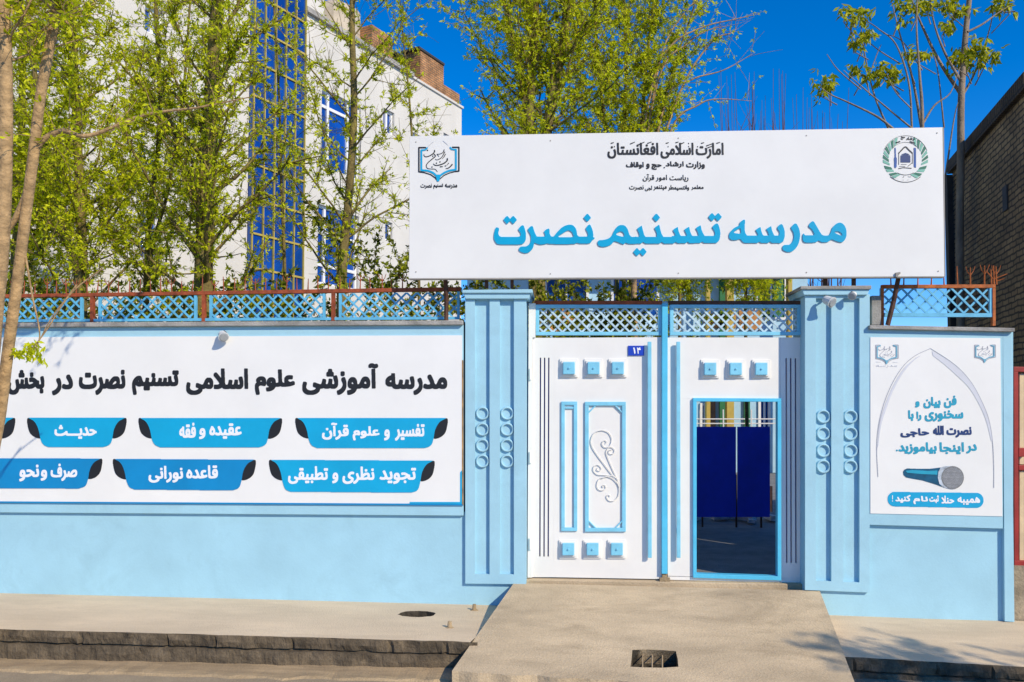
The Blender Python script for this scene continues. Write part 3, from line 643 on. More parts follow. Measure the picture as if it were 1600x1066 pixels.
b = MB(); b.rect(1035, 897, 1042.5, 904, YG - .03, YG + .02); b.rect(1031, 903.5, 1047, 909, YG - .06, YG - .02); b.build('drop_bolt_foot', 'gutter', GL)
# wicket frame
b = MB(); b.prism([(1083, 622), (1221, 622.6), (1221, 628), (1083, 627.4)], YG - .03, YG + .05)
b.prism([(1083, 896.5), (1221, 901), (1221, 907.5), (1083, 903)], YG - .03, YG + .05)
b.prism([(1083, 627.4), (1088.5, 627.4), (1088.5, 896.7), (1083, 896.5)], YG - .03, YG + .05)
b.prism([(1215, 628), (1221, 628), (1221, 901), (1215, 900.8)], YG - .03, YG + .05); b.build('wicket_frame', 'cyan_paint', GR, bev=.003)
b = MB(); b.rect(1204, 760, 1207, 800, YG + .02, YG + .05); b.build('bolt_latch', 'rust_dark', GR)
for y in (585, 715, 850):
    b = MB(); q = P(828.5, y, YG - .03); b.tube([q + np.array([0, 0, .055]), q - np.array([0, 0, .055])], .012, n=8); b.build('hinge', 'white_paint', GL)
    b = MB(); q = P(1253.5, y + 8, YG - .01); b.tube([q + np.array([0, 0, .055]), q - np.array([0, 0, .055])], .012, n=8); b.build('hinge', 'white_paint', GR)
# house number
NP = thing('number_plate', 'small blue enamel house number plate reading 14 on the white gate', 'number plate', P(994, 548, YG))
b = MB(); b.rect(981.5, 540.3, 1006.5, 555.8, YG - .012, YG - .002); b.build('plate', 'plate_blue', NP, bev=.002)
Ink(984, 541, 1004, 555, .25).word('\u06f1', 989, 993.2, 543, 553, .45, raw=True).word('\u06f4', 995, 1001.5, 543, 553, .45, raw=True).mesh('number', M['ink_white'], YG - .0135, .001, NP)
# lamps
def lamp(label, x, y, s, Y, tilt):
    q = P(x, y, Y); o = thing('floodlight', label, 'lamp', q, 'small lamps on the wall tops')
    b = MB(); b.tube([q + np.array([0, .10, .03 * s]), q + np.array([.0, .03, .05 * s]), q + np.array([0, -.01, .01])], .010, n=6); b.build('arm', 'rust_dark', o)
    d = np.array([.55 * tilt, -.7, -.45]); d /= np.linalg.norm(d)
    b = MB(); b.tube([q - d * .05 * s, q - d * .035 * s, q + d * .03 * s, q + d * .055 * s], .035 * s, .062 * s, n=14); b.build('lamp_body', 'lamp_white', o, smooth=False)
    b = MB(); b.tube([q + d * .056 * s, q + d * .066 * s], .052 * s, .045 * s, n=14); b.build('lamp_glass', 'lamp_glass', o)
lamp('round white lamp on the coping above the long banner', 348, 524, .85, -.07, 1)
lamp('white lamp hanging on the pillar top with long shadow on the recessed strip', 1294, 470, .9, -.09, 1)
lamp('grey blue lamp at the pillar cap nearer to the lattice on the poster wall', 1333, 461, .65, -.07, -1)

# ================================================================== SIGN ABOVE THE GATE
YS = -.10
SG = thing('signboard', 'huge white signboard with raised cyan lettering above the gate', 'signboard', P(1057, 433, YS))
b = MB(); b.prism([(640, 213), (1473, 199), (1476, 432), (639, 435)], YS, YS + .05); b.build('board', 'sign_white', SG, bev=.003)
b = MB(); b.prism([(639, 435), (1476, 432), (1476, 433.5), (639, 436.6)], YS - .003, YS + .06)
b.prism([(1473.4, 199), (1475, 199), (1477.5, 432), (1476.2, 432)], YS - .002, YS + .06); b.build('edge_trim', 'bld_grey', SG)
for (a, c) in (((696, 436), (697, 505)), ((1404, 433), (1387, 508))):
    b = MB(); b.tube([P(a[0], a[1] - 60, YS + .09), P(a[0], a[1], YS + .09), P((a[0] + c[0]) / 2 + 1, (a[1] + c[1]) / 2, .05), P(c[0], c[1], .06)], .022, n=8); b.build('support_pipe', 'rust_dark', SG)
for (x0, x1, y) in ((645, 1470, 300), (645, 1470, 400)):
    b = MB(); b.rect(x0, y, x1, y + 6, YS + .051, YS + .09, -3); b.build('back_rail', 'rust_dark', SG)
for x in (760, 800, 1290, 1335):
    b = MB(); b.rect(x - 2.5, 380, x + 2.5, 450, YS + .091, YS + .13); b.build('back_post', 'rust_dark', SG)
b = MB(); b.prism([(1400, 426), (1407, 425), (1407, 428), (1403, 429), (1403, 433), (1400, 433)], YS - .02, YS); b.build('hook_bracket', 'bld_grey', SG)
for x, y in ((650, 222), (650, 425), (860, 220), (860, 428), (1060, 216), (1060, 427), (1260, 212), (1260, 426), (1464, 208), (1466, 424)):
    b = MB(); q = P(x, y, YS); b.tube([q, q - np.array([0, .004, 0])], .007, .006, n=8); b.build('screw', 'bld_grey', SG)
# main raised lettering, traced in two zooms (factor 5.517)
def zA(pts): return [(760 + x / 5.517, 320 + y / 5.517) for x, y in pts]
def zB(pts): return [(1050 + x / 5.517, 320 + y / 5.517) for x, y in pts]
I = Ink(765, 325, 1330, 402, .5)
def sm(pts): return smooth_loop(pts, 3)
dia = lambda x, y, r=33: [(x - r, y), (x - r * .15, y - r), (x + r * .15, y - r), (x + r, y), (x + r * .15, y + r), (x - r * .15, y + r)]
big_h = []
for pl in ([(85, 195), (110, 205), (103, 238), (108, 262), (130, 277), (200, 278), (270, 277), (296, 266), (293, 240), (275, 210), (315, 175), (336, 225), (342, 270), (335, 312), (312, 337), (285, 342), (115, 342), (82, 325), (66, 290), (67, 250), (75, 215)],
           [(395, 182), (412, 225), (428, 262), (445, 278), (500, 278), (500, 338), (440, 338), (415, 328), (402, 370), (375, 405), (340, 417), (305, 410), (280, 390), (294, 362), (345, 358), (375, 332), (386, 292), (376, 250), (357, 212)],
           [(540, 205), (546, 250), (558, 280), (512, 282), (506, 255), (497, 228)],
           [(575, 280), (620, 225), (660, 190), (710, 172), (750, 180), (775, 215), (783, 260), (784, 285), (560, 295)],
           [(440, 278), (470, 276), (905, 276), (908, 310), (898, 328), (880, 334), (792, 333), (772, 318), (758, 338), (542, 338), (528, 322), (512, 338), (440, 338)],
           [(890, 170), (914, 215), (922, 262), (914, 302), (895, 326), (870, 300), (876, 250), (857, 205)]):
    I.poly(zA(sm(pl)))
I.poly(zA([(490, 278), (900, 278), (890, 333), (792, 333), (772, 318), (758, 338), (542, 338), (528, 322), (512, 338), (440, 338), (440, 278)]))
I.cut(zA(sm([(618, 278), (660, 246), (690, 226), (715, 222), (738, 236), (748, 260), (746, 278)])))
for c in ((178, 130), (231, 130), (870, 112), (1298, 408), (1350, 406), (1465, 111)): I.poly(zA(dia(*c)))
for pl in ([(965, 310), (1010, 303), (1050, 292), (1082, 265), (1102, 225), (1130, 187), (1160, 174), (1195, 182), (1220, 215), (1232, 255), (1255, 278), (1300, 278), (1300, 334), (1218, 335), (1203, 323), (1190, 338), (1170, 338), (1106, 314), (1080, 340), (1040, 358), (995, 363), (962, 345)],):
    I.poly(zA(sm(pl)))
I.poly(zA([(1250, 277), (1615, 277), (1615, 334), (1530, 334), (1512, 320), (1495, 334), (1372, 334), (1352, 320), (1335, 334), (1240, 334)]))
I.cut(zA(sm([(1118, 257), (1138, 237), (1160, 230), (1180, 240), (1190, 262), (1184, 275), (1155, 272)])))
for x, y in ((1340, 178), (1490, 170)): I.poly(zA([(x, y), (x + 10, y + 45), (x + 20, y + 80), (x + 40, y + 115), (x - 18, y + 115), (x - 22, y + 70), (x - 42, y + 28)]))
for x, y in ((50, 190), (148, 188), (247, 175), (763, 190), (855, 183)): I.poly(zB([(x, y), (x + 8, y + 40), (x + 18, y + 65), (x + 35, y + 95), (x - 15, y + 95), (x - 23, y + 62), (x - 42, y + 26)]))
I.poly(zB([(0, 268), (390, 268), (400, 318), (370, 330), (277, 330), (258, 316), (245, 330), (150, 332), (135, 318), (118, 332), (50, 333), (32, 320), (15, 333), (0, 333)]))
I.poly(zB(sm([(390, 160), (411, 205), (417, 250), (410, 297), (395, 322), (368, 328), (362, 280), (372, 250), (365, 222), (348, 190)])))
for c in ((345, 106), (398, 106)): I.poly(zB(dia(*c)))
I.poly(zB(sm([(628, 127), (628, 180), (630, 235), (645, 264), (660, 290), (640, 328), (610, 320), (590, 296), (560, 303), (520, 305), (497, 288), (492, 262), (510, 225), (545, 195), (580, 178), (588, 150)])))
I.poly(zB([(625, 266), (960, 266), (960, 318), (925, 330), (862, 330), (845, 316), (830, 330), (770, 330), (752, 316), (738, 330), (632, 330)]))
I.cut(zB(sm([(532, 240), (560, 217), (590, 204), (592, 247), (560, 247)])))
I.poly(zB(sm([(945, 165), (968, 212), (973, 260), (965, 300), (945, 325), (920, 330), (918, 280), (930, 240), (908, 198)])))
I.poly(zB(sm([(1065, 160), (1090, 192), (1103, 240), (1102, 292), (1085, 350), (1050, 393), (1010, 408), (975, 400), (952, 380), (963, 348), (1010, 345), (1040, 316), (1052, 275), (1046, 235), (1027, 195)])))
I.poly(zB(sm([(1215, 140), (1250, 190), (1277, 236), (1300, 263), (1350, 263), (1370, 235), (1385, 195), (1420, 162), (1455, 155), (1488, 180), (1505, 230), (1500, 283), (1475, 320), (1440, 321), (1400, 308), (1376, 300), (1340, 322), (1290, 322), (1262, 308), (1240, 324), (1160, 326), (1140, 321), (1128, 300), (1127, 262), (1138, 244), (1148, 262), (1222, 262), (1225, 245), (1205, 210), (1178, 182)])))
I.cut(zB(sm([(1398, 236), (1430, 229), (1458, 242), (1470, 266), (1435, 258)])))
I.mesh('main_lettering', M['letter_cyan'], YS - .010, .010, SG)
# printed lines above
I = Ink(945, 218, 1135, 250, .25)
I.word('افغانستان', 949, 1029, 223, 248, .95, .6).word('اسلامی', 1032, 1084, 223, 248, .95, .6).word('امارت', 1087, 1131, 223, 248, .95, .6)
for (x, y, dx, dy) in ((955, 224, 4, -1.2), (985, 225, 7, -3), (998, 226, 9, -4), (1012, 224, 6, -2), (1041, 224, 4, -1), (1056, 223, 4, -1), (1064, 225, 5, -2.4), (1096, 224, 4, -1), (1104, 228, 8, -3), (1106, 231, 8, -3), (1120, 224, 5, -1.5), (1044, 229, 0, 1), (1076, 224, 0, 1), (1076, 229, 0, 1), (1090, 229, 0, 1), (960, 229, 0, 1)):
    I.line([(x, y), (x + dx, y + dy)], 1.7, 1.1)
I.mesh('ministry_heading', M['ink_black'], YS - .003, .002, SG)
I = Ink(975, 250, 1105, 268, .25)
for t, a, c, y0, y1 in (('وزارت', 1072, 1101.5, 252, 264.5), ('ارشاد', 1040, 1068.5, 252, 262.5), ('حج', 1018, 1034, 256, 265.5), ('و', 1009.5, 1015.2, 255.5, 264.5), ('اوقاف', 978, 1006, 253, 264)): I.word(t, a, c, y0, y1, .6)
I.disc(1038, 262, 1.2); I.mesh('ministry_line', M['ink_black'], YS - .003, .002, SG)
I = Ink(1000, 271, 1080, 288, .25)
for t, a, c, y0, y1 in (('ریاست', 1046, 1076, 273, 284.5), ('امور', 1024.5, 1042.5, 273, 284), ('قرآن', 1004, 1022.5, 272, 284)): I.word(t, a, c, y0, y1, .42)
I.mesh('department_line', M['ink_black'], YS - .003, .002, SG)
I = Ink(980, 287, 1102, 300, .25)
for t, a, c, y0, y1 in (('معلمر', 1080, 1099.5, 289, 297.5), ('وانتسیمطر', 1044, 1077, 289, 298.5), ('میتنمر', 1021, 1042, 289.5, 298), ('لجی', 1007.5, 1019, 290, 299), ('نصرت', 983, 1006, 289.5, 298.5)): I.word(t, a, c, y0, y1, .36)
I.mesh('department_small_line', M['ink_black'], YS - .003, .002, SG)
# book emblem (zoom factor 12.54 from 640,215)
def book(root, ox, oy, s, Y, light=False, script=True):
    T = lambda pts: [(ox + x * s, oy + y * s) for x, y in pts]
    bb = (ox + 8 * s, oy, ox + 80 * s, oy + 72 * s); res = .25
    i = Ink(*bb, res); w = 2.2 * s
    i.line(T([(25, 15.8), (14.5, 15.8), (14.5, 53.5), (22, 54.5)]), w); i.line(T([(22, 54.5), (33, 58), (40, 63), (43, 67)]), w * .8)
    i.line(T([(67, 15.2), (77, 15.2), (77, 52.5), (72, 53)]), w); i.line(T([(72, 53), (62, 55.5), (54, 59), (47, 65)]), w * .7)
    em = i.mesh('emblem', M['ink_black'] if not light else M['ink_grey'], Y - .003, .002, root)
    i = Ink(*bb, res); w = 2.8 * s
    i.line(T(spline([(27.5, 16.2), (25.5, 18.5), (22, 19.5), (18.5, 19.6)])), w * .8); i.line(T([(18.5, 19.6), (18.5, 51)]), w); i.line(T(spline([(18.5, 51), (29, 52), (38, 56), (44.5, 63.5)])), w)
    i.line(T(spline([(63.5, 15.5), (65.5, 17.8), (69, 18.6), (72.5, 18.8)])), w * .8); i.line(T([(72.5, 18.8), (72.5, 50)]), w); i.line(T(spline([(72.5, 50), (61, 52), (51, 57), (45, 63)])), w)
    i.poly(T([(41, 58), (49, 58), (46.5, 68), (44.5, 69), (42.5, 68)])); i.mesh('emblem_book', M['ink_cyan'] if not light else M['ink_teal_pale'], Y - .0055, .002, em)
    i = Ink(*bb, res); w = 1.5 * s
    for ln, k in (([(39, 20), (38.5, 23), (35, 26.5), (29, 29.5), (25, 30), (22.5, 28), (22.5, 26)], 1.2), ([(38.5, 26), (40.5, 29), (36, 33), (29, 39), (26, 44), (28, 48), (33, 49), (40, 49.5), (43.5, 53.5)], 1),
                  ([(54, 19), (52.5, 23), (48, 25.5), (43, 26)], .9), ([(55, 22.5), (52, 28), (49, 32), (43, 35), (40, 33.5)], .9), ([(56, 26), (53.5, 30.5), (50.5, 33.5)], .8), ([(59, 33), (58.5, 36), (54, 40), (46, 43), (40, 43.3), (37, 41)], 1.4),
                  ([(66.5, 42), (64, 45), (60, 48), (56.5, 48.5)], 1.3), ([(61, 40), (58, 43.5)], .8), ([(48, 45.6), (52, 45.4)], 1.2), ([(43, 26), (46, 30)], .8)):
        i.line(T(spline(ln, 4)), w * k, w * k * .5)
    for x, y in ((28, 20), (36.4, 29), (47.5, 38), (35, 46), (42, 40), (56, 44.3)): i.disc(*T([(x, y)])[0], 1.1 * s, n=10)
    i.mesh('emblem_script', M['ink_black'] if not light else M['ink_grey'], Y - .0035, .002, em)
    return em
M['ink_teal_pale'] = mat('pale_teal_ink', (.14, .42, .58), .5, .04, 5)
em = book(SG, 640, 215, 1.0, YS)
i = Ink(650, 217, 710, 235, .25); i.line([(668, 230), (674, 224), (682, 218.6)], .7, .35); i.line([(692, 220), (698, 225), (702, 230)], .7, .35); i.mesh('emblem_arch', M['ink_grey'], YS - .003, .002, em)
i = Ink(655, 283, 718, 298, .25)
for t, a, c in (('مدرسه', 695, 714.5), ('تسنیم', 677, 692.5), ('نصرت', 657, 675)): i.word(t, a, c, 287, 295.5, .3)
i.mesh('emblem_caption', M['ink_black'], YS - .003, .002, em)
# round wreath emblem (zoom factor 12.54 from 1370,205)
def zE(pts): return [(1370 + x / 12.54, 205 + y / 12.54) for x, y in pts]
E0 = (1370 + 563 / 12.54, 205 + 540 / 12.54); Ro, Ri = 445 / 12.54, 322 / 12.54
i = Ink(1370, 205, 1460, 290, .25)
for rr, a0, a1, w_ in ((Ro + .6, 200, 340, .5), (Ri, 215, 325, .5), (Ri - .3, 60, 120, .7), (Ro + 1.3, 50, 130, .8), (Ro - 2, 55, 128, .4)):
    i.line([(E0[0] + rr * math.cos(R_(a)), E0[1] + rr * math.sin(R_(a))) for a in np.linspace(a0, a1, 24)], w_)
i.line(zE([(432, 660), (432, 430), (560, 310), (698, 430), (698, 640)]), .7); i.line(zE(spline([(432, 430), (490, 370), (560, 308), (630, 370), (698, 430)])), 1.9)
i.line(zE([(425, 735), (520, 715), (600, 722), (680, 728)]), 1.1); i.line(zE([(610, 690), (695, 620)]), .8); i.line(zE([(440, 690), (560, 690)]), .5); i.line(zE([(470, 655), (590, 652)]), .5)
i.line(zE([(375, 232), (450, 205)]), 2); i.line(zE([(655, 205), (740, 235)]), 2)
i.word('وزارت', 1370 + 375 / 12.54, 1370 + 445 / 12.54, 205 + 130 / 12.54, 205 + 190 / 12.54, .2)
i.word('حج و اوقاف'[:2], 1370 + 470 / 12.54, 1370 + 560 / 12.54, 205 + 105 / 12.54, 205 + 170 / 12.54, .25); i.word('ارشاد', 1370 + 575 / 12.54, 1370 + 750 / 12.54, 205 + 115 / 12.54, 205 + 190 / 12.54, .3)
i.word('افغان', 1370 + 470 / 12.54, 1370 + 545 / 12.54, 205 + 860 / 12.54, 205 + 925 / 12.54, .2); i.word('ستان', 1370 + 575 / 12.54, 1370 + 680 / 12.54, 205 + 860 / 12.54, 205 + 915 / 12.54, .2)
wr = i.mesh('wreath_emblem', M['ink_black'], YS - .003, .002, SG)
i = Ink(1370, 205, 1460, 290, .25); i2 = Ink(1370, 205, 1460, 290, .25)
for s_ in (-1, 1):
    for a, dk in ((38, 0), (62, 0), (52, 1), (28, 1), (12, 0), (0, 1), (-12, 0), (-24, 1), (-36, 0), (-48, 1), (-60, 0)):
        a0, a1 = a - 4.2, a + 4.2; P_ = lambda r, q: (E0[0] + s_ * r * math.cos(R_(q)), E0[1] + r * math.sin(R_(q)))
        (i if dk else i2).poly([P_(Ri + .5, a0 + 7), P_(Ro - .3, a0 - 6), P_(Ro, a1 - 6), P_(Ri + .5, a1 + 7)])
i.mesh('wreath_leaves', M['ink_green'], YS - .003, .002, wr); i2.mesh('wreath_pale_leaves', M['ink_mint'], YS - .003, .002, wr)
i = Ink(1370, 205, 1460, 290, .25); i.poly(zE([(468, 475), (560, 462), (658, 475), (660, 612), (468, 612)])); i.poly(zE([(475, 458), (565, 425), (652, 458)])); i.mesh('wreath_cube', M['ink_navy'], YS - .0035, .002, wr)
i = Ink(1370, 205, 1460, 290, .25); i.poly(zE([(350, 325), (372, 325), (378, 510), (395, 530), (390, 700), (370, 728), (345, 710), (340, 530), (352, 505)])); i.poly(zE([(727, 325), (768, 330), (770, 720), (730, 700)])); i.mesh('wreath_pillars', M['ink_blue'], YS - .0035, .002, wr)
# ================================================================== LONG BANNER
YB = -.014
BN = thing('banner', 'long white vinyl banner with black heading and cyan tabs on the wall', 'banner', P(362, 787, YB))
b = MB(); b.prism([(-330, 531), (0, 527), (722, 524), (722, 787.5), (0, 783.5), (-330, 782)], YB, -.001); b.build('sheet', 'banner_white', BN)
b = MB(); b.prism([(-330, 782), (0, 783.5), (722, 787.5), (723, 790), (0, 786), (-330, 785)], YB - .003, 0)
b.build('bottom_edging', 'ink_cyan_deep', BN)
b = MB(); b.prism([(722, 563), (723.8, 563), (723.8, 790), (722, 787)], YB - .003, 0); b.build('side_edging', 'gold_edge', BN)
b = MB(); b.prism([(719, 738), (721.8, 735), (721.8, 787.4), (640, 786.9), (640, 784.5), (719, 784.5)], YB - .003, YB); b.build('corner_flash', 'ink_cyan', BN)
I = Ink(0, 560, 705, 625, .3)
for t, a, c, y0, y1 in (('مدرسه', 602, 699, 583, 617.5), ('آموزشی', 472, 591, 567.5, 617.5), ('علوم', 398, 461, 577, 617.5), ('اسلامی', 290.5, 388, 575.5, 617.5), ('تسنیم', 206, 279.5, 578.5, 617.5), ('نصرت', 123, 196, 577.5, 617.5), ('در', 81, 114, 585, 618), ('بخش', 11, 69.5, 578, 617)):
    I.word(t, a, c, y0, y1, 1.75, 2.05)
I.mesh('heading', M['ink_black'], YB - .003, .003, BN)
def tab(x0, x1, y0, h, ty, words, m='ink_cyan', cut_left=False):
    y = lambda x: y0 + ty * (x - x0) / (x1 - x0)
    cw = 22
    i = Ink(x0, y0 - 2, x1, y0 + h + 8, .5)
    up = [(x0 + 1, y0), (x1 - 1, y(x1))]
    R1 = spline([(x1 - 1, y(x1)), (x1 - 12, y(x1) + 6), (x1 - 19, y(x1) + 18), (x1 - 22, y(x1) + 34), (x1 - 26, y(x1) + h - 4), (x1 - 36, y(x1) + h)], 4)
    L1 = spline([(x0 + 33, y0 + h), (x0 + 25, y0 + h - 4), (x0 + 20.5, y0 + 34), (x0 + 17, y0 + 18), (x0 + 11, y0 + 6), (x0 + 1, y0)], 4)
    i.poly(R1 + L1); base = i.mesh('tab', M[m], YB - .0055, .002, BN)
    for pl in ([(x0, y0), (x0 + .5, y0 + 14), (x0 + 4, y0 + 24), (x0 + 12, y0 + 30.5), (x0 + cw, y0 + 31.5), (x0 + cw, y0 + 18), (x0 + 14, y0 + 7)],
               [(x1, y(x1)), (x1 - .5, y(x1) + 14), (x1 - 4, y(x1) + 24), (x1 - 12, y(x1) + 30.5), (x1 - cw, y(x1) + 31.5), (x1 - cw, y(x1) + 18), (x1 - 14, y(x1) + 7)]):
        i = Ink(x0, y0 - 2, x1, y0 + h + 8, .5); i.poly(smooth_loop(pl, 3)); i.mesh('tab_corner', M['ink_black'], YB - .003, .002, base)
    i = Ink(x0, y0 - 2, x1, y0 + h + 8, .25)
    for t, a, c, ya, yb in words: i.word(t, a, c, ya, yb, .85, .95)
    i.mesh('tab_lettering', M['ink_white'], YB - .0075, .002, base)
tab(462, 699, 653, 47, .5, [('تفسیر', 617, 663.5, 662.5, 689), ('و', 600, 609, 671, 688.5), ('علوم', 551, 593, 666, 688.5), ('قرآن', 503, 545, 660.5, 687.5)])
tab(217, 440, 653, 46, .5, [('عقیده', 327, 377.5, 661.5, 686), ('و', 311, 321, 669, 686.5), ('فقه', 280, 306, 660.5, 684.5)])
tab(43, 197, 653, 46, 0, [('حدیـــث', 85, 151, 664, 686)])
tab(-190, 23, 653, 46, 0, [('فقه', -110, -60, 664, 686)])
tab(421, 678.5, 718.5, 50, 1.5, [('تجوید', 593, 650, 731, 756.5), ('نظری', 535, 585, 729, 756.5), ('و', 519, 528.5, 738.5, 755.5), ('تطبیقی', 450, 512.5, 728.5, 756.5)])
tab(177, 399, 717, 48, 1.5, [('قاعده', 291, 340.5, 727, 748), ('نورانی', 232, 286, 728, 754.5)], 'ink_cyan_deep')
tab(-36, 159, 716, 47, .6, [('صرف', 79, 120.5, 724.5, 752), ('و', 63.5, 73.5, 734, 751.5), ('نحو', 30, 61, 726, 752.5)], 'ink_cyan_deep')

# ================================================================== POSTER
YPO = -.006
PO = thing('poster', 'white poster with pointed arch and microphone picture on the short wall', 'poster', P(1463, 805, YPO))
b = MB(); b.prism([(1360, 527), (1563, 528.5), (1566.5, 807), (1360, 802.5)], YPO, 0); b.build('sheet', 'banner_white', PO)
i = Ink(1366, 540, 1563, 770, .25)
La = [(1372, 745), (1370, 700), (1373, 665), (1381, 632), (1394, 600), (1411, 573), (1430, 556), (1454, 544.5)]
Rr = [(1454, 544.5), (1480, 561), (1500, 577), (1518, 598), (1533, 625), (1545, 655), (1551, 690), (1553, 730), (1553, 762)]
i.line(spline(La, 5), 1.1, .9); i.line(spline(Rr, 5), .9, 1.2)
ar = i.mesh('arch', M['ink_grey'], YPO - .003, .002, PO)
i = Ink(1366, 540, 1563, 770, .5)
i.poly(spline([(1456, 548), (1484, 565), (1506, 584), (1524, 608), (1538, 635), (1546, 660), (1551, 690)], 4) + spline([(1549, 690), (1541, 658), (1530, 632), (1514, 606), (1496, 588), (1476, 570), (1458, 556)], 4))
i.poly(spline([(1452, 549), (1430, 562), (1412, 582), (1397, 608), (1386, 636), (1377, 665), (1372, 700)], 4) + spline([(1371, 700), (1375, 660), (1384, 630), (1396, 602), (1412, 576), (1431, 559)], 4))
i.line([(1558, 575), (1560, 690), (1561, 795)], .5); i.line([(1366, 575), (1366, 797)], .5)
i.mesh('arch_shading', M['ink_pale'], YPO - .0025, .0015, ar)
for lines, mm, nm in (([('فن', 1475, 1495, 618, 638), ('بیان', 1443, 1470, 620, 638.5), ('و', 1430, 1437, 627, 637)], 'ink_teal', 'poster_lettering'),
                      ([('سخنوری', 1445, 1505.5, 641, 659), ('را', 1432, 1440, 643, 658), ('با', 1419, 1428, 641, 658)], 'ink_teal', 'poster_lettering'),
                      ([('نصرت', 1479, 1518.5, 667, 684), ('الله', 1458, 1475, 665, 680), ('حاجی', 1407, 1452, 669, 684)], 'ink_navy', 'poster_lettering'),
                      ([('در', 1510, 1526.5, 694, 709), ('اینجا', 1468, 1506.5, 691, 710), ('بیاموزید', 1404, 1464, 691, 710)], 'ink_teal', 'poster_lettering')):
    i = Ink(1396, 612, 1530, 714, .25)
    for t, a, c, y0, y1 in lines: i.word(t, a, c, y0, y1, .9)
    if 'بیاموزید' in [l[0] for l in lines]: i.disc(1401.5, 704, 1.5)
    i.mesh(nm, M[mm], YPO - .003, .002, PO)
M['ink_silver'] = mat('silver_ink', (.55, .62, .70), .4, .3, 14)
# microphone picture (flat print)
def zM(pts): return [(1200 + x / 3.9925, 534 + y / 3.9925) for x, y in pts]
i = Ink(1405, 725, 1510, 768, .25); i.poly(zM([(843, 812), (850, 799), (868, 791), (940, 793), (1010, 793), (1085, 784), (1085, 906), (1040, 889), (960, 865), (905, 856), (862, 847), (846, 832)]))
mp = i.mesh('microphone_picture', M['ink_teal_dark'] if 'ink_teal_dark' in M else mat('dark_teal_ink', (.006, .10, .20), .35, .2, 12), YPO - .003, .002, PO)
i = Ink(1405, 725, 1510, 768, .25); i.poly(zM([(856, 806), (900, 801), (1000, 806), (1058, 804), (1056, 830), (960, 826), (870, 818)])); i.mesh('microphone_highlight', M['ink_teal'], YPO - .0055, .002, mp)
i = Ink(1405, 725, 1510, 768, .25); i.poly(zM([(1078, 784), (1105, 777), (1140, 776), (1125, 916), (1096, 908), (1070, 888), (1060, 850), (1064, 810)])); i.mesh('microphone_collar', M['ink_silver'], YPO - .0055, .002, mp)
i = Ink(1405, 725, 1510, 768, .25); i.disc(1200 + 1152 / 3.9925, 534 + 848 / 3.9925, 17.6, 18.0); hd = i.mesh('microphone_head', mat('mesh_grey_ink', (.20, .21, .22), .5, .1, 20), YPO - .0068, .002, mp)
i = Ink(1405, 725, 1510, 768, .25); cx, cy = 1200 + 1152 / 3.9925, 534 + 848 / 3.9925
for a in range(-9, 10):
    for c in range(-9, 10):
        x, y = cx + a * 1.85 + (c % 2) * .92, cy + c * 1.85
        if math.hypot(x - cx, y - cy) < 16: i.disc(x, y, .55, n=6)
i.mesh('microphone_grille', M['ink_pale'], YPO - .0085, .001, mp)
i = Ink(1380, 762, 1545, 795, .5); r_ = [(1398, 769)] + [(1527, 770.5)]
i.poly([(1398, 768.7), (1526, 770.3)] + [(1526 + 11 * math.cos(a), 782 + 11.8 * math.sin(a)) for a in np.linspace(-1.57, 1.57, 14)] + [(1526, 793.8), (1398, 791.6)] + [(1398 + 11 * math.cos(a), 780 + 11.5 * math.sin(a)) for a in np.linspace(1.57, 4.71, 14)])
pb = i.mesh('caption_pill', M['ink_cyan'], YPO - .003, .002, PO)
i = Ink(1385, 770, 1535, 792, .25)
for t, a, c, y0, y1 in (('همیبه', 1496, 1531.5, 776.5, 789), ('حنلا', 1471, 1491, 774.5, 787), ('ثبت', 1452, 1467, 774, 786.5), ('نام', 1427, 1450, 775, 788), ('کنید', 1399, 1423, 773.5, 786)): i.word(t, a, c, y0, y1, .6)
i.line([(1394.5, 774.5), (1394.5, 780)], 1.3); i.disc(1394.5, 783, .9, n=8)
i.mesh('caption_lettering', M['ink_white'], YPO - .0055, .002, pb)
book(PO, 1360.5, 530.5, .56, YPO, light=True); book(PO, 1515.5, 531, .52, YPO, light=True)
i = Ink(1366, 568, 1406, 576, .25); i.word('مدرسه', 1369, 1402, 570, 574.5, .0); i.line([(1366, 565.5), (1403, 566.2)], .4); i.line([(1533, 572), (1554, 572.5)], .4); i.mesh('poster_caption', M['ink_pale'], YPO - .003, .002, PO)

#SECTION2
# ================================================================== NEIGHBOUR GATE AND BRICK BUILDING ON THE RIGHT
NG = thing('neighbour_gate', 'red framed gate with cream slats beyond the end of the blue wall', 'gate', P(1640, 884, .12))
b = MB()
b.prism([(1584, 573), (1760, 576), (1760, 584), (1584, 581)], .10, .18); b.prism([(1584, 581), (1591, 581), (1592, 876), (1585, 876)], .10, .18)
b.prism([(1585, 876), (1760, 880), (1760, 890), (1585, 884)], .10, .18); b.prism([(1592, 727), (1760, 729), (1760, 737), (1592, 735)], .11, .17); b.prism([(1592, 700), (1602, 700), (1602, 714), (1592, 714)], .10, .17)
b.build('frame', 'red_paint', NG, bev=.004)
for y0, y1 in ((584, 726), (736, 876)):
    for x in range(1593, 1755, 9):
        if y0 < 600 and x < 1600: pass
        b = MB(); b.prism([(x, y0), (x + 7.5, y0), (x + 7.5, y1), (x, y1)], .135, .16); b.build('slat', 'cream_paint', NG, bev=.004)
b = MB(); b.prism([(1584, 884), (1800, 890), (1800, 1000), (1584, 990)], .08, .5); o = b.build('earth_plinth', 'earth', loc=P(1650, 975, .2)); tag(o, 'rough tan earth base below the red framed gate', 'plinth')
G1, G2 = D(1601, 640, 7.95), D(1497, 640, 10.35)
tb = G2 - G1; tb[2] = 0; tb /= np.linalg.norm(tb)
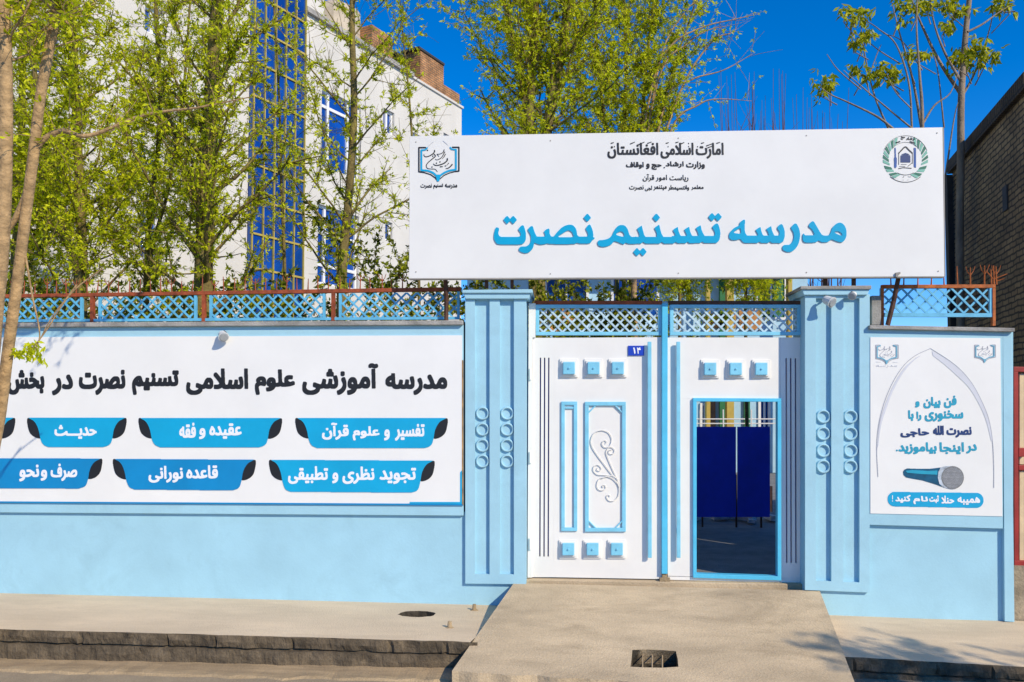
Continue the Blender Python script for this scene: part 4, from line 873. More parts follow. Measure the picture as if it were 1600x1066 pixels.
M['brick_dark'] = brick_mat('weathered_brick', (.36, .245, .12), (.24, .16, .08), (.07, .05, .03), tuple(tb), .19, .062, .010)
ztop = CAM[2] + (640 - 128) / F_PX * 7.95
BB = thing('brick_building', 'tall dark brick side wall in shade at the right edge', 'building', (G1[0], G1[1], z_yard))
nb = np.array([tb[1], -tb[0], 0])                        # towards +X
b = MB(); a = [G1 - tb * .5, G2, G2 + nb * 7, G1 - tb * .5 + nb * 7]
# keep the street front behind the boundary line
a[0] = G1 - tb * .40; a[3] = np.array([a[0][0] + 7, a[0][1], 0])
b.hexa([np.array([p[0], p[1], z_road - .2]) for p in a], [np.array([p[0], p[1], ztop - .16]) for p in a]); b.build('wall', 'brick_dark', BB)
b = MB(); a2 = [p - nb * .05 for p in a]
a2[0] = a2[0] - tb * .0; a2[1] = a2[1] + tb * .05
b.hexa([np.array([p[0], p[1], ztop - .16]) for p in a2], [np.array([p[0], p[1], ztop]) for p in a2])
M['brick_cap'] = brick_mat('brick_coping', (.10, .072, .042), (.07, .05, .03), (.025, .02, .014), tuple(tb), .062, .19, .010)
b.build('coping', 'brick_cap', BB)
b = MB(); q0 = G2 - nb * .04 - tb * .02; b.box((q0[0] - .05, q0[1] - .04, z_yard), (q0[0] + .02, q0[1] + .04, ztop - .2)); b.build('corner_pipe', 'canopy_dark', BB)
b = MB(); hp = HIT(1572, 310, G1, nb); b.hexa([hp + tb * s_ * .07 + np.array([0, 0, z]) - nb * .015 for s_, z in ((-1, -.13), (1, -.13), (1, .13), (-1, .13))], [hp + tb * s_ * .07 + np.array([0, 0, z]) + nb * .1 for s_, z in ((-1, -.13), (1, -.13), (1, .13), (-1, .13))]); b.build('vent', 'canopy_dark', BB)

# ================================================================== WHITE BUILDING BEHIND
Fa, Fb = D(0, 640, 15.5), D(720, 640, 30.0); tf = Fb - Fa; tf[2] = 0; tf /= np.linalg.norm(tf); nf = np.array([tf[1], -tf[0], 0])
if np.dot(nf, CAM - Fa) < 0: nf = -nf
U1 = np.dot(Fb - Fa, tf)
def fuv(px, py, off=0.0):
    h = HIT(px, py, Fa + nf * off, nf); return np.dot(h - Fa, tf), h[2]
def fpt(u, z, off): q = Fa + tf * u + nf * off; return np.array([q[0], q[1], z])
def fbox(mb, u0, z0, u1, z1, o0, o1):
    mb.hexa([fpt(u, z, o0) for u, z in ((u0, z0), (u1, z0), (u1, z1), (u0, z1))], [fpt(u, z, o1) for u, z in ((u0, z0), (u1, z0), (u1, z1), (u0, z1))])
WB = thing('white_building', 'tall white building with blue glass behind the trees', 'building', fpt(U1 / 2, z_yard, -2))
zr = fuv(720, 169)[1]; ztl = fuv(600, 90)[1]
U0 = -9.0
wins = []
def winpx(xl, yt, xr, yb, cols, rows): 
    u0, z1 = fuv(xl, yt); u1, z0 = fuv(xr, yb); wins.append((u0, z0, u1, z1, cols, rows))
for a in ((503, 137, 563, 283, (.22, .72), (.8,)), (497, 318, 560, 455, (.22, .72), (.25, .66)), (599, 168, 616, 213, (.5,), ()), (602, 345, 613, 378, (), ()), (642, 205, 664, 250, (.5,), ()), (693, 207, 718, 250, (), ()),
          (227, 5, 256, 62, (.5,), ()), (315, 40, 327, 82, (), ()), (219, 230, 250, 278, (.5,), ()), (219, 330, 250, 410, (.5,), (.5,)), (311, 275, 322, 308, (), ()), (60, 20, 100, 130, (.5,), ()), (60, 230, 100, 350, (.5,), ()), (640, 352, 664, 400, (), ()), (690, 360, 716, 400, (), ())): winpx(*a)
uc0, uc1 = fuv(387, 300)[0], fuv(472, 300)[0]
# facade as strips butted round the openings
ops = sorted([(w_[0], w_[2]) for w_ in wins] + [(uc0, uc1)]); cuts = sorted(set([U0, U1] + [v for o_ in ops for v in o_]))
b = MB()
for c0, c1 in zip(cuts[:-1], cuts[1:]):
    mid = (c0 + c1) / 2
    if c1 - c0 < 1e-4: continue
    if uc0 < mid < uc1: continue
    hs_ = sorted([(w_[1], w_[3]) for w_ in wins if w_[0] < mid < w_[2]]); z = z_yard
    for h0, h1 in hs_ + [(zr, zr)]:
        if h0 > z + 1e-4: fbox(b, c0, z, c1, min(h0, zr), 0, -.22)
        z = max(z, h1)
b.build('facade', 'bld_white', WB)
b = MB(); fbox(b, U0, z_yard, U1, zr - .4, -.24, -9); b.build('body', 'reveal', WB)
for (u0, z0, u1, z1, cols, rows) in wins:
    wf = MB(); t = .07; o0, o1 = -.10, -.20
    fbox(wf, u0, z0, u0 + t, z1, o0, o1); fbox(wf, u1 - t, z0, u1, z1, o0, o1); fbox(wf, u0 + t, z0, u1 - t, z0 + t, o0, o1); fbox(wf, u0 + t, z1 - t, u1 - t, z1, o0, o1)
    for c in cols: uu = u0 + (u1 - u0) * c; fbox(wf, uu - .045, z0 + t, uu + .045, z1 - t, o0 - .005, o1)
    for r in rows: zz = z0 + (z1 - z0) * r; fbox(wf, u0 + t, zz - .045, u1 - t, zz + .045, o0 - .01, o1)
    fr = wf.build('window', 'win_white', WB); pg = MB(); fbox(pg, u0 + .01, z0 + .01, u1 - .01, z1 - .01, -.16, -.19); pg.build('pane', 'glass_blue', fr)
cw = MB(); fbox(cw, uc0 + .01, z_yard, uc1 - .01, zr + 3.4, .10, -.2); cw = cw.build('curtain_wall', 'glass_blue', WB)
gm = MB(); 
for c in np.linspace(0, 1, 6): uu = uc0 + .05 + (uc1 - uc0 - .1) * c; fbox(gm, uu - .014, z_yard, uu + .014, zr + 3.4, .15, .10)
z = z_yard + .8
while z < zr + 3.3: fbox(gm, uc0, z - .026, uc1, z + .026, .14, .101); z += .92
gm.build('mullion_grid', 'mullion', cw)
uL = fuv(642, 100)[0]; uT = fuv(507, 30)[0]
b = MB(); fbox(b, uc1 + .02, zr, uL, ztl - .1, .0, -.3); b.build('parapet_wall', 'bld_white', WB)
b = MB(); fbox(b, uc1 + .02, ztl - .1, uL + .05, ztl + .05, .12, -.4); b.build('parapet_coping', 'bld_grey', WB)
b = MB(); fbox(b, U0, zr, uc0 - .02, zr + 3.4, 0, -.3); fbox(b, uc1 + .02, ztl + .052, uT, zr + 4.5, -.01, -3); b.build('upper_storey', 'bld_white', WB)
b = MB(); fbox(b, uL, zr, U1 + .05, zr + .08, .06, -.4); b.build('roof_edge', 'bld_white', WB)
M['brick_red'] = brick_mat('red_roof_brick', (.52, .25, .10), (.40, .18, .07), (.22, .15, .09), tuple(tf), .26, .085, .014)
def roofbox(name, xl, yt, xr, yb, off, m, dep, parent=WB, extra=0):
    u0, z1 = fuv(xl, yt, off); u1 = fuv(xr, yb, off)[0]; z0 = fuv(xl, yb, off)[1]; q = MB(); fbox(q, u0, z0 - extra, u1, z1, off, off - dep); return q.build(name, m, parent, bev=0)
roofbox('chimney', 581, 38, 613, 110, -.8, 'brick_red', .7, extra=.6)
roofbox('brick_stack', 657, 76, 693, 165, -.3, 'brick_red', .7, extra=.6)
roofbox('brick_stack', 693, 132, 718, 175, -.3, 'brick_red', .7, extra=.6)
roofbox('stack_cap', 655, 72, 695, 75.5, -.25, 'canopy_dark', .8)
b = MB(); u0, z1 = fuv(612, 80, -1.0); u1, z0 = fuv(660, 72, -1.0)
b.hexa([fpt(u0, z1 - .12, -.8), fpt(u1, z1 + .1, -.8), fpt(u1, z1 + .16, -.8), fpt(u0, z1 - .06, -.8)], [fpt(u0, z1 - .12, -4.5), fpt(u1, z1 + .1, -4.5), fpt(u1, z1 + .16, -4.5), fpt(u0, z1 - .06, -4.5)]); b.build('roof_canopy', 'canopy_dark', WB)
roofbox('roof_shed', 640, 100, 657, 140, -1.4, 'canopy_dark', 2, extra=.5)
uu, zz = fuv(545, 52, -1.4); b = MB(); c = fpt(uu, ztl, -2.0)
b.tube([c + np.array([0, 0, .0]), c + np.array([0, 0, .3]), c + np.array([0, 0, 1.9])], .85, .85, n=18); b.tube([c + np.array([0, 0, 1.9]), c + np.array([0, 0, 2.25])], .85, .3, n=18)
o = b.build('water_tank', 'tank', loc=c, smooth=False); tag(o, 'round beige water tank on the roof of the white building', 'water tank')

# ================================================================== COURTYARD BEYOND THE GATE
SH = thing('sheet_partition', 'dark blue two panel metal partition seen through the open wicket', 'partition', P(1145, 820, 3.85))
for x0, x1 in ((1080, 1150), (1152.5, 1203)):
    b = MB(); b.rect(x0, 667, x1, 808, 3.85, 3.88); b.build('panel', 'dark_sheet', SH)
for x in (1098, 1151, 1190):
    q = P(x, 808, 3.87); b = MB(); b.box((q[0] - .012, 3.89, z_yard), (q[0] + .012, 3.915, q[2] + .6)); b.build('leg', 'rust_dark', SH)
SC = thing('school_building', 'pale blue courtyard building with yellow columns and green panels behind the gate', 'building', (4, 14.2, z_yard))
YC = 14.0
b = MB(); b.rect(730, 395, 1262, 830, YC, YC + 4); b.build('wall', 'yard_blue', SC)
for x, wd, m, nm in ((1104, 6, 'yard_yellow', 'column'), (1136, 11, 'yard_yellow', 'column'), (1232, 6, 'yard_yellow', 'column'), (1068, 4, 'yard_blue', 'column')):
    b = MB(); b.rect(x, 400, x + wd, 810, YC - .6, YC - .35); b.build(nm, m, SC)
for x0, y0, x1, y1, m in ((1124, 400, 1136, 720, 'yard_green'), (1108, 600, 1118, 720, 'yard_brown'), (1163, 560, 1172, 720, 'yard_green'), (860, 480, 900, 520, 'yard_orange'), (1100, 490, 1150, 512, 'yard_orange'), (1155, 485, 1190, 515, 'yard_orange')):
    b = MB(); b.rect(x0, y0, x1, y1, YC - .08, YC); b.build('wall_panel', m, SC)
for x0, y0, x1, y1 in ((1180, 400, 1230, 500), (1094, 630, 1108, 668), (850, 400, 920, 500), (955, 400, 1030, 500), (1185, 590, 1204, 680)):
    b = MB(); b.frame(x0, y0, x1, y1, 4, YC - .05, YC); b.rect((x0 + x1) / 2 - 1.5, y0 + 4, (x0 + x1) / 2 + 1.5, y1 - 4, YC - .045, YC); wf = b.build('window', 'win_white', SC)
    b = MB(); b.rect(x0 + 4, y0 + 4, x1 - 4, y1 - 4, YC - .02, YC); b.build('pane', 'yard_green' if x0 == 1180 else 'glass_blue', wf)
b = MB(); b.rect(730, 392, 1262, 402, YC - .9, YC + 4); b.build('roof_slab', 'bld_grey', SC)
b = MB()
for y in (655, 662): q0, q1 = P(1060, y, 8), P(1260, y, 8); b.tube([q0, q1], .012, n=5)
for x in (1094, 1130, 1174, 1215): b.tube([P(x, 640, 8), np.array([P(x, 640, 8)[0], 8, z_yard])], .015, n=5)
o = b.build('yard_railing', 'win_white', loc=(3, 8, z_yard)); tag(o, 'thin white pipe railing in the courtyard beyond the dark blue partition', 'railing')
for i in range(16):
    b = MB(); p = np.array([rng.uniform(1.2, 3.1), rng.uniform(4.3, 5.2), z_yard + .03]); a = rng.uniform(0, 3.1); d1 = np.array([math.cos(a), math.sin(a), 0]) * rng.uniform(.08, .22); d2 = np.array([-math.sin(a), math.cos(a), 0]) * rng.uniform(.05, .1); h_ = np.array([0, 0, rng.uniform(.03, .08)])
    b.hexa([p - d1 - d2, p + d1 - d2, p + d1 + d2, p - d1 + d2], [p - d1 * .8 - d2 + h_, p + d1 * .8 - d2 + h_ * .6, p + d1 * .9 + d2 + h_, p - d1 + d2 * .7 + h_])
    o = b.build('rubble_piece', 'rag', loc=p); tag(o, 'pale rubble piece lying under the dark blue partition', 'rubble', 'rubble behind the dark blue partition')

# ================================================================== TREES
class Tree:
    def __init__(s, seed): s.rg = np.random.default_rng(seed); s.tubes = []; s.nodes = []; s.nd = []
    def grow(s, p, d, L, r, lv, up=.12, curl=.16, steps=None):
        rg = s.rg; n = steps or max(4, int(L / .16)); pts = [np.array(p, float)]; d = d / np.linalg.norm(d); dirs = [d]
        for i in range(n):
            d = d + rg.normal(0, curl, 3) * .5 + np.array([0, 0, up * .25]); d /= np.linalg.norm(d); pts.append(pts[-1] + d * L / n); dirs.append(d)
        s.tubes.append((pts, r, max(.0022, r * .3), 6 if lv == 0 else (4 if lv == 1 else 3)))
        return pts, dirs
    def leafy(s, pts, dirs, t0, gap):
        L = sum(np.linalg.norm(b - a) for a, b in zip(pts[:-1], pts[1:])); k = max(1, int(L * (1 - t0) / gap)); n = len(pts) - 1
        for t in np.linspace(t0, 1, k):
            f = t * n; i = min(n - 1, int(f)); s.nodes.append(pts[i] + (pts[i + 1] - pts[i]) * (f - i)); s.nd.append(dirs[i])
    def perp(s, d, ang, az):
        a = np.cross(d, [.3, .1, .95]); a /= np.linalg.norm(a) + 1e-9; b = np.cross(d, a)
        return d * math.cos(ang) + (a * math.cos(az) + b * math.sin(az)) * math.sin(ang)
    def stem(s, pts, r0, r1, nb, L0, t0=.1, ang=(32, 66), nsub=6, ntw=3, gap=.075, taper=.5, up=.16, tw=.32, ivy=0):
        rg = s.rg; pts = spline(pts, 6); s.tubes.append((pts, r0, r1, 9)); n = len(pts) - 1
        for q in range(ivy):
            t = rg.uniform(.1, 1); i = min(n - 1, int(t * n)); a = rg.uniform(0, 6.3); rr = r0 + (r1 - r0) * t + .02; s.nodes.append(pts[i] + (pts[i + 1] - pts[i]) * (t * n - i) + np.array([math.cos(a) * rr, math.sin(a) * rr, 0])); s.nd.append(np.array([math.cos(a), math.sin(a), -.2]))
        for k in range(nb):
            t = t0 + (1 - t0) * (k + rg.random()) / nb; i = min(n - 1, int(t * n)); p = pts[i] + (pts[i + 1] - pts[i]) * (t * n - i); d = pts[i + 1] - pts[i]; d = d / np.linalg.norm(d)
            dd = s.perp(d, R_(rg.uniform(*ang)), k * 2.4 + rg.normal(0, .4)); L = L0 * (1 - taper * t) * rg.uniform(.6, 1.15); rb = (r0 + (r1 - r0) * t) * rg.uniform(.22, .36)
            s.branch(p, dd, L, max(.006, rb), nsub, ntw, gap, up, tw)
    def branch(s, p, dd, L, r, nsub, ntw, gap, up, tw):
        rg = s.rg; bp, bd = s.grow(p, dd, L, r, 1, up); s.leafy(bp, bd, .35, gap)
        for j in range(nsub):
            t = rg.uniform(.15, 1); i = min(len(bp) - 2, int(t * (len(bp) - 1))); sd = s.perp(bd[i], R_(rg.uniform(28, 62)), rg.uniform(0, 6.3)); sl_ = L * rg.uniform(.25, .5) * (1.15 - .5 * t)
            q, qd = s.grow(bp[i], sd, sl_, max(.004, r * .45), 2, up); s.leafy(q, qd, .12, gap)
            for m in range(ntw):
                i2 = rg.integers(0, len(q) - 1); td = s.perp(qd[i2], R_(rg.uniform(30, 70)), rg.uniform(0, 6.3)); z, zd = s.grow(q[i2], td, tw * rg.uniform(.5, 1.2), .003, 3, up); s.leafy(z, zd, .1, gap)
    def finish(s, name, label, cat, group, bark, leaf, base, per=3, size=(.05, .085), wid=.40, droop=.25):
        root = thing(name, label, cat, base, group); mb = MB()
        for pts, a, c, n in s.tubes: mb.tube(pts, a, c, n=n, cap=False)
        mb.build('trunk', bark, root, smooth=True, recalc=False)
        if not s.nodes: return root
        rg = s.rg; Pn = np.repeat(np.array(s.nodes), per, 0); Dn = np.repeat(np.array(s.nd), per, 0); N = len(Pn)
        d = Dn * .5 + rg.normal(0, .55, (N, 3)) + np.array([0, 0, -droop]); d /= np.linalg.norm(d, axis=1)[:, None]
        a = np.cross(d, rg.normal(0, 1, (N, 3))); a /= np.linalg.norm(a, axis=1)[:, None] + 1e-9; nrm = np.cross(d, a)
        ln = rg.uniform(size[0], size[1], N)[:, None]; wd = ln * wid; Pn = Pn + rg.normal(0, .012, (N, 3)) - root_off(root)
        v = np.empty((N, 4, 3)); v[:, 0] = Pn; v[:, 1] = Pn + d * ln * .45 + a * wd * .5 + nrm * wd * .15; v[:, 2] = Pn + d * ln - nrm * ln * .12; v[:, 3] = Pn + d * ln * .45 - a * wd * .5 + nrm * wd * .15
        me = bpy.data.meshes.new('crown'); me.vertices.add(N * 4); me.vertices.foreach_set('co', v.reshape(-1)); me.loops.add(N * 4); me.loops.foreach_set('vertex_index', np.arange(N * 4))
        me.polygons.add(N); me.polygons.foreach_set('loop_start', np.arange(N) * 4); me.polygons.foreach_set('loop_total', np.full(N, 4)); me.update(); me.validate()
        me.materials.append(M[leaf]); o = bpy.data.objects.new('crown', me); COL.objects.link(o); o.parent = root; OFF[o.name] = OFF[root.name]
        return root
def root_off(o): return OFF[o.name]
def px(lst): return [D(x, y, d) for x, y, d in lst]
def ground_base(lst):
    p = D(*lst[0]); return np.array([p[0], p[1], z_yard])
def wall_tree(seed, label, stems, leaf='leaf_spring', bark='bark_green', per=8, size=(.030, .070), group='young spring trees behind the wall', **kw):
    t = Tree(seed); k0 = None
    for st in stems:
        pts = px(st[0]);
        if st[3] if len(st) > 3 else True: pts = [np.array([pts[0][0], pts[0][1], z_yard])] + pts
        args = dict(kw); args.update(st[4] if len(st) > 4 else {})
        t.stem(pts, st[1], st[2], **args)
    p = px(stems[0][0])[0]
    return t.finish('spring_tree', label, 'tree', group, bark, leaf, (p[0], p[1], z_yard), per, size)
K = dict(nb=34, L0=2.1, t0=.16, nsub=8, ntw=4, gap=.10)
wall_tree(11, 'two stemmed leafy tree behind the fence between leaning trunk and broad mossy trunk', [([(128, 460, 10.2), (126, 330, 10.2), (118, 150, 10.2), (112, -60, 10.2)], .075, .04), ([(122, 455, 10.2), (100, 360, 10.1), (80, 290, 10.1), (55, 120, 10), (40, -40, 10)], .05, .025, True, dict(nb=20))], **K)
wall_tree(12, 'thick mossy trunked tree left of the tall blue glass strip', [([(318, 455, 10.4), (322, 300, 10.4), (330, 150, 10.4), (345, -80, 10.4)], .135, .075)], nb=38, L0=2.2, t0=.16, nsub=8, ntw=4, gap=.115, ivy=420)
wall_tree(13, 'slender tree with one straight stem in front of the white facade windows', [([(534, 450, 10.8), (543, 330, 10.8), (553, 180, 10.8), (550, 40, 10.8), (552, -70, 10.8)], .075, .03)], nb=28, L0=2.0, t0=.16, nsub=7, ntw=3, gap=.16, ivy=120)
wall_tree(14, 'forked leafy tree with two thick trunks rising behind the signboard', [([(835, 470, 12), (830, 300, 12), (826, 180, 12), (835, 60, 12), (836, -90, 12)], .10, .06), ([(842, 440, 12), (845, 280, 12), (862, 160, 12), (884, 40, 12), (895, -90, 12)], .11, .06), ([(822, 170, 12), (805, 70, 12), (770, -60, 12)], .05, .025, False, dict(nb=14, t0=.0))], nb=32, L0=1.9, t0=.3, nsub=7, ntw=4, gap=.115, ivy=200)
wall_tree(15, 'many stemmed feathery tree behind the middle of the signboard', [([(975, 470, 12.6), (975, 250, 12.6), (978, 100, 12.6), (972, -60, 12.6)], .04, .02), ([(985, 470, 12.6), (1000, 250, 12.6), (1010, 100, 12.6), (1030, -60, 12.6)], .04, .02), ([(965, 470, 12.6), (950, 250, 12.6), (935, 100, 12.6), (925, -60, 12.6)], .04, .02), ([(990, 470, 12.6), (1015, 260, 12.6), (1045, 130, 12.6), (1085, 10, 12.6)], .035, .012, True, dict(nb=14))], nb=24, L0=1.6, t0=.42, nsub=7, ntw=4, gap=.11, ang=(25, 50))
wall_tree(16, 'bushy leafy tree farther back between the two stemmed tree and mossy trunk', [([(228, 460, 12.2), (235, 330, 12.2), (250, 180, 12.2), (240, -60, 12.2)], .05, .03), ([(232, 440, 12.2), (262, 300, 12.2), (285, 160, 12.2), (300, -40, 12.2)], .035, .015, True, dict(nb=18))], nb=32, L0=1.8, t0=.25, nsub=8, ntw=4, gap=.12)
wall_tree(17, 'dense leafy tree filling the far left corner behind the pale trunks', [([(20, 470, 11), (28, 330, 11), (35, 150, 11), (30, -60, 11)], .06, .035), ([(-60, 470, 11.4), (-55, 250, 11.4), (-50, -60, 11.4)], .06, .03)], nb=34, L0=2.1, t0=.16, nsub=8, ntw=4, gap=.10)
wall_tree(18, 'thin young tree with sparse leaves in front of the yellow gridded glass strip', [([(445, 460, 11.6), (440, 300, 11.6), (436, 150, 11.6), (425, -40, 11.6)], .03, .012)], nb=18, L0=1.3, t0=.3, nsub=5, ntw=2, gap=.15)
wall_tree(19, 'thin young tree with sparse leaves beside the left edge of the signboard', [([(655, 470, 11.8), (648, 300, 11.8), (640, 160, 11.8), (628, 40, 11.8)], .028, .01)], nb=18, L0=1.25, t0=.3, nsub=5, ntw=2, gap=.16)
t = Tree(33); dq = 12.3
for pts in ([(985, 330), (1020, 130), (1050, 70), (1100, 42), (1150, 30), (1185, 22)], [(990, 330), (1030, 120), (1075, 68), (1105, 48), (1140, 40)], [(1000, 350), (1040, 160), (1080, 125), (1130, 110), (1180, 82)], [(1005, 350), (1050, 200), (1090, 165), (1120, 155), (1175, 158)], [(995, 340), (1030, 100), (1070, 20), (1105, -10)], [(1000, 340), (1060, 150), (1110, 68), (1142, 52), (1150, 45)]):
    q = spline(px([(x, y, dq) for x, y in pts]), 7); t.tubes.append((q, .022, .0035, 6))
    for j in range(9):
        i2 = rng.integers(len(q) // 3, len(q) - 1); z, zd = t.grow(q[i2], np.array([rng.normal(.4, .5), rng.normal(0, .3), rng.normal(.3, .5)]), rng.uniform(.2, .6), .0045, 3)
        if rng.random() < .45: t.leafy(z, zd, .2, .1)
t.tubes.append((spline([np.array([*D(992, 400, dq)[:2], z_yard]), D(990, 400, dq), D(992, 330, dq)], 5), .06, .03, 8))
q = D(992, 400, dq); t.finish('spring_tree', 'nearly bare tree whose pale side twigs reach over the blue sky above the sign', 'tree', 'young spring trees behind the wall', 'bark_pale', 'leaf_spring', (q[0], q[1], z_yard), 6, (.03, .06))
for sd, xx, lab in ((34, 1062, 'young tree whose leaves show under the sign right of the meeting bar'), (35, 1165, 'young tree whose leaves show under the sign nearest the pillar with lamps')):
    wall_tree(sd, lab, [([(xx, 470, 13.6), (xx + 6, 425, 13.6), (xx + 2, 385, 13.6)], .035, .012)], nb=30, L0=1.1, t0=.27, nsub=7, ntw=3, gap=.10, ang=(50, 95), up=.0)
# right hand tree with pale bark and leaf tufts at the branch ends
t = Tree(31); nodes = []
def limb(pts, r0, r1, depth): 
    q = spline(px([(x, y, depth) for x, y in pts]), 6); t.tubes.append((q, r0, r1, 7)); return q
dp = 9.6
t.tubes.append((spline([np.array([*D(1500, 430, dp)[:2], z_yard])] + px([(1500, 430, dp), (1501, 250, dp), (1502, 150, dp), (1508, 60, dp), (1516, -20, dp), (1522, -120, dp)]), 6), .052, .024, 9))
tips = []
for pts, r0 in (([(1500, 145), (1470, 100), (1445, 50), (1425, 0), (1415, -60)], .024), ([(1500, 125), (1475, 80), (1458, 30), (1448, -40)], .018), ([(1501, 155), (1525, 110), (1545, 50), (1556, 0)], .016), ([(1512, 50), (1535, 38), (1560, 20), (1580, 8)], .014),
                ([(1440, 430), (1441, 195), (1437, 120), (1432, 40), (1436, -40)], .026), ([(1441, 195), (1460, 165), (1485, 145), (1500, 105)], .014), ([(1440, 200), (1425, 120), (1405, 50), (1390, -10)], .018), ([(1425, 205), (1420, 130), (1400, 70), (1372, 45), (1347, 28)], .013),
                ([(1400, 205), (1370, 182), (1325, 160), (1298, 148), (1283, 137)], .015), ([(1390, 205), (1370, 160), (1358, 118), (1347, 60), (1345, 20)], .013), ([(1424, 200), (1385, 168), (1340, 130), (1318, 110)], .011), ([(1345, 140), (1310, 110), (1292, 85)], .008),
                ([(1358, 118), (1372, 80), (1377, 70)], .007), ([(1424, 170), (1400, 145), (1385, 115)], .008), ([(1475, 290), (1490, 190), (1497, 160)], .012), ([(1475, 200), (1465, 110), (1450, 60)], .010), ([(1407, 100), (1375, 80), (1350, 60), (1330, 50)], .008), ([(1441, 110), (1410, 65), (1380, 52)], .008)):
    q = limb(pts, r0, .004, dp + rng.uniform(-.4, .4)); tips.append(q[-1])
tuft = [(1283, 133, 1.2), (1298, 128, .7), (1322, 20, .9), (1345, 25, 1.2), (1352, 55, 1.1), (1338, 65, .7), (1385, 115, 1.4), (1397, 118, .8), (1375, 110, .7), (1338, 108, .6), (1352, 120, .5), (1412, 15, 1.2), (1428, 8, 1.2), (1452, 5, .9), (1478, 8, 1.2), (1495, 15, 1), (1495, 90, 1.2), (1510, 92, .7), (1530, 82, 1.5), (1545, 88, 1.3), (1522, 75, .9), (1572, 8, 1.0), (1558, 5, .8), (1484, 40, .8), (1418, 85, .6), (1445, 85, .6)]
for x, y, s_ in tuft:
    c = D(x, y, dp)
    for k in range(int(15 * s_)): t.nodes.append(c + rng.normal(0, .055 * s_, 3)); dd = rng.normal(0, 1, 3); dd[2] = -abs(dd[2]) * .6; t.nd.append(dd / np.linalg.norm(dd))
    t.tubes.append(([c + np.array([0, 0, .02]), c + np.array([rng.normal(0, .04), 0, -.12]), c + np.array([rng.normal(0, .1), rng.normal(0, .1), -.28])], .005, .008, 4))
q = D(1500, 430, dp); t.finish('pale_tree', 'pale barked tree with sparse leaf tufts right of the signboard', 'tree', None, 'bark_grey', 'leaf_fresh', (q[0], q[1], z_yard), 5, (.06, .12), .34, .55)
# bare twiggy shrubs behind the sign
for (x0, n, lab, sd) in ((1170, 20, 'bare reddish shrub of thin upright twigs above the signboard top edge', 41), (1258, 24, 'bare twiggy shrub beside the pale tree showing above the signboard', 42)):
    t = Tree(sd); base = D(x0, 470, 27); base[2] = z_yard
    for k in range(n):
        xx = x0 + (k - n / 2) * 5 + rng.normal(0, 5); yt = rng.uniform(105, 190); a = D(x0 + (k - n / 2) * 4, 470, 27); a[2] = z_yard; e = D(xx + rng.normal(0, 14), yt, 27 + rng.normal(0, .4)); m_ = (a + e) / 2 + np.array([rng.normal(0, .08), 0, 0]); c2_ = spline([a, m_, e], 6); t.tubes.append((c2_, .045, .007, 4))
        for j in range(6):
            i2 = rng.integers(5, 11); t.grow(c2_[i2], np.array([rng.normal(0, .5), rng.normal(0, .3), 1]), rng.uniform(.6, 1.7), .013, 3)
    t.finish('bare_shrub', lab, 'shrub', 'bare twiggy shrubs', 'twig_red', 'leaf_bush', base)
# shrubs just behind the fence
for k, (x, y, s_, lab) in enumerate(((75, 470, 1.15, 'dark green shrub behind the fence at the leaning pale trunk'), (235, 465, 1.15, 'dark green shrub behind the second lattice panel from the leaning trunk'), (440, 475, 1.05, 'dark green shrub behind the fence under the blue glass strip'), (640, 455, 1.25, 'tall green shrub behind the fence at the lower left sign corner'), (860, 480, 1.1, 'broad green shrub seen over the closed gate leaf nearest the lattice pillar'), (905, 480, 1.1, 'green shrub seen over the closed gate leaf in the middle of its lattice'))):
    t = Tree(60 + k); sx_ = 1.0 if x < 800 else .35; c = D(x, y, 11.2 if x < 800 else 13.0); base = np.array([c[0], c[1], z_yard])
    for j in range(20):
        a = rng.uniform(0, 6.28); d = np.array([math.cos(a) * .7 * sx_, math.sin(a) * .4 * sx_, 1]); t.branch(base + np.array([rng.normal(0, .45 * sx_), rng.normal(0, .2), 0]), d, (c[2] - z_yard) * s_ * rng.uniform(.75, 1.1), .014, 6, 3, .09, .0, .3)
    t.finish('shrub', lab, 'shrub', 'green shrubs behind the wall', 'bark_green', 'leaf_bush', base, 7, (.06, .10), .5)
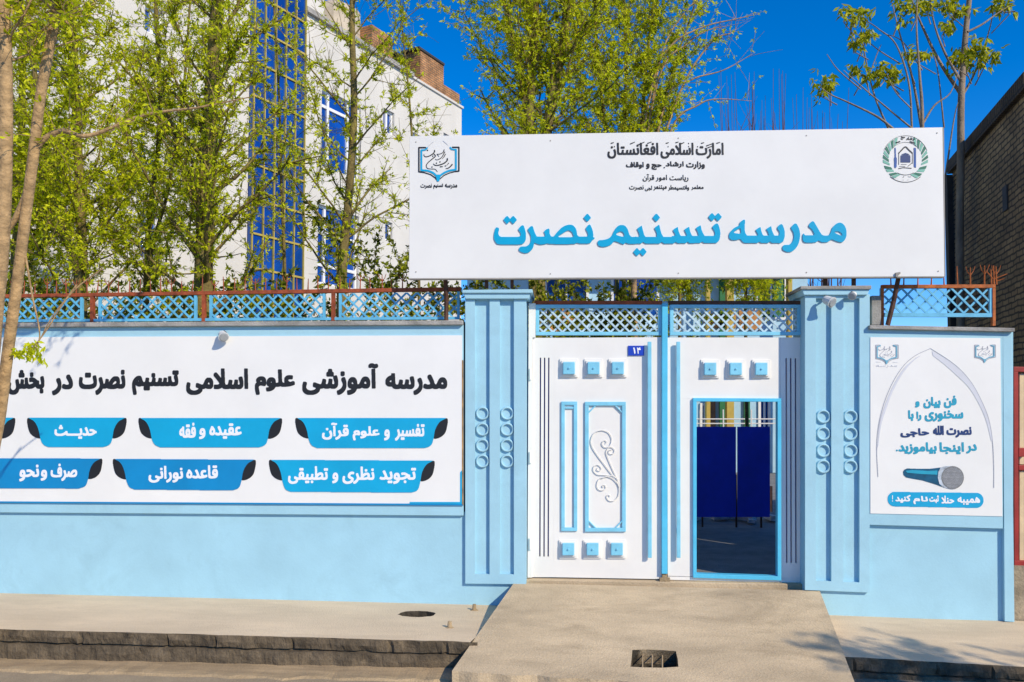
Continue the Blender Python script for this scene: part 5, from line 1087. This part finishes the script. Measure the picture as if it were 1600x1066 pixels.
# street trees in front of the wall (left)
t = Tree(71); d0 = 6.55
bz = D(-36, 1000, d0)
t.tubes.append((spline([D(-40, 1010, d0)] + px([(-34, 880, d0), (-13, 720, d0), (1, 640, d0), (11, 560, d0), (27, 440, d0), (41, 330, d0), (50, 260, d0), (62, 160, d0), (74, 90, d0), (92, 0, d0), (110, -90, d0)]), 5), .048, .038, 12))
for pts, r0 in (([(52, 262), (62, 225), (95, 205), (140, 212), (225, 180), (310, 168), (390, 152)], .030), ([(48, 290), (25, 340), (2, 372), (-30, 400)], .035), ([(40, 400), (50, 460), (62, 520), (55, 548)], .010), ([(120, 445), (95, 480), (70, 520), (45, 550)], .008), ([(160, 420), (120, 450), (85, 490), (60, 535)], .007)):
    q = spline(px([(x, y, d0) for x, y in pts]), 6); t.tubes.append((q, r0, .004, 6))
    if pts[0][1] < 300 and pts[-1][0] > 200:
        for j in range(26):
            i2 = rng.integers(8, len(q) - 2); dd = np.array([rng.normal(0, .5), rng.normal(0, .5), rng.choice([.6, -.2])]); z, zd = t.grow(q[i2], dd, rng.uniform(.2, .5), .004, 3); t.leafy(z, zd, .1, .07)
for (x, y) in ((45, 545), (55, 550), (35, 540), (60, 556), (28, 552), (56, 538)):
    for k in range(7): t.nodes.append(D(x, y, d0) + rng.normal(0, .025, 3)); t.nd.append(np.array([rng.normal(0, .4), 0, -1]))
for j in range(9):
    p = D(85 + rng.normal(0, 30), rng.uniform(-70, 70), d0); t.branch(p, np.array([rng.normal(0, 1), rng.normal(0, .7), .7]), rng.uniform(.6, 1.1), .010, 5, 3, .09, .1, .25)
t.finish('street_tree', 'leaning pale street tree trunk crossing in front of the banner', 'tree', 'street trees on the pavement', 'bark_pale', 'leaf_spring', bz, 3, (.045, .075))
t = Tree(72); d1 = 6.35
t.tubes.append((spline([D(-40, 1010, d1)] + px([(-36, 900, d1), (-20, 650, d1), (-8, 500, d1), (2, 400, d1), (8, 267, d1), (9, 120, d1), (4, 0, d1), (-4, -100, d1)]), 5), .062, .045, 12))
for j in range(10):
    p = D(2 + rng.normal(0, 8), rng.uniform(-80, 120), d1); t.branch(p, np.array([rng.normal(0, 1), rng.normal(0, .7), .6]), rng.uniform(.6, 1.2), .011, 5, 3, .09, .1, .25)
t.finish('street_tree', 'upright pale street tree trunk cut by the left picture edge', 'tree', 'street trees on the pavement', 'bark_pale', 'leaf_spring', D(-40, 1010, d1), 3, (.045, .075))
# street tree on the road side, beyond the right edge of the picture: its shade falls on the ramp and kerb
for sd, bx_, lab in ((73, np.array([7.45, -6.2, z_road]), 'roadside tree that throws the dappled shade over the ramp edge'), (74, np.array([9.2, -6.25, z_road]), 'roadside tree that throws the dappled shade over the right hand kerb')):
    t = Tree(sd); t.stem([bx_, bx_ + [0, 0, 1.5], bx_ + [-.1, 0, 3.2], bx_ + [.1, 0, 4.4]], .09, .04, 38, 1.5, t0=.36, nsub=6, ntw=3, gap=.12)
    t.finish('street_tree', lab, 'tree', 'street trees on the pavement', 'bark_pale', 'leaf_spring', bx_, 6, (.06, .11))
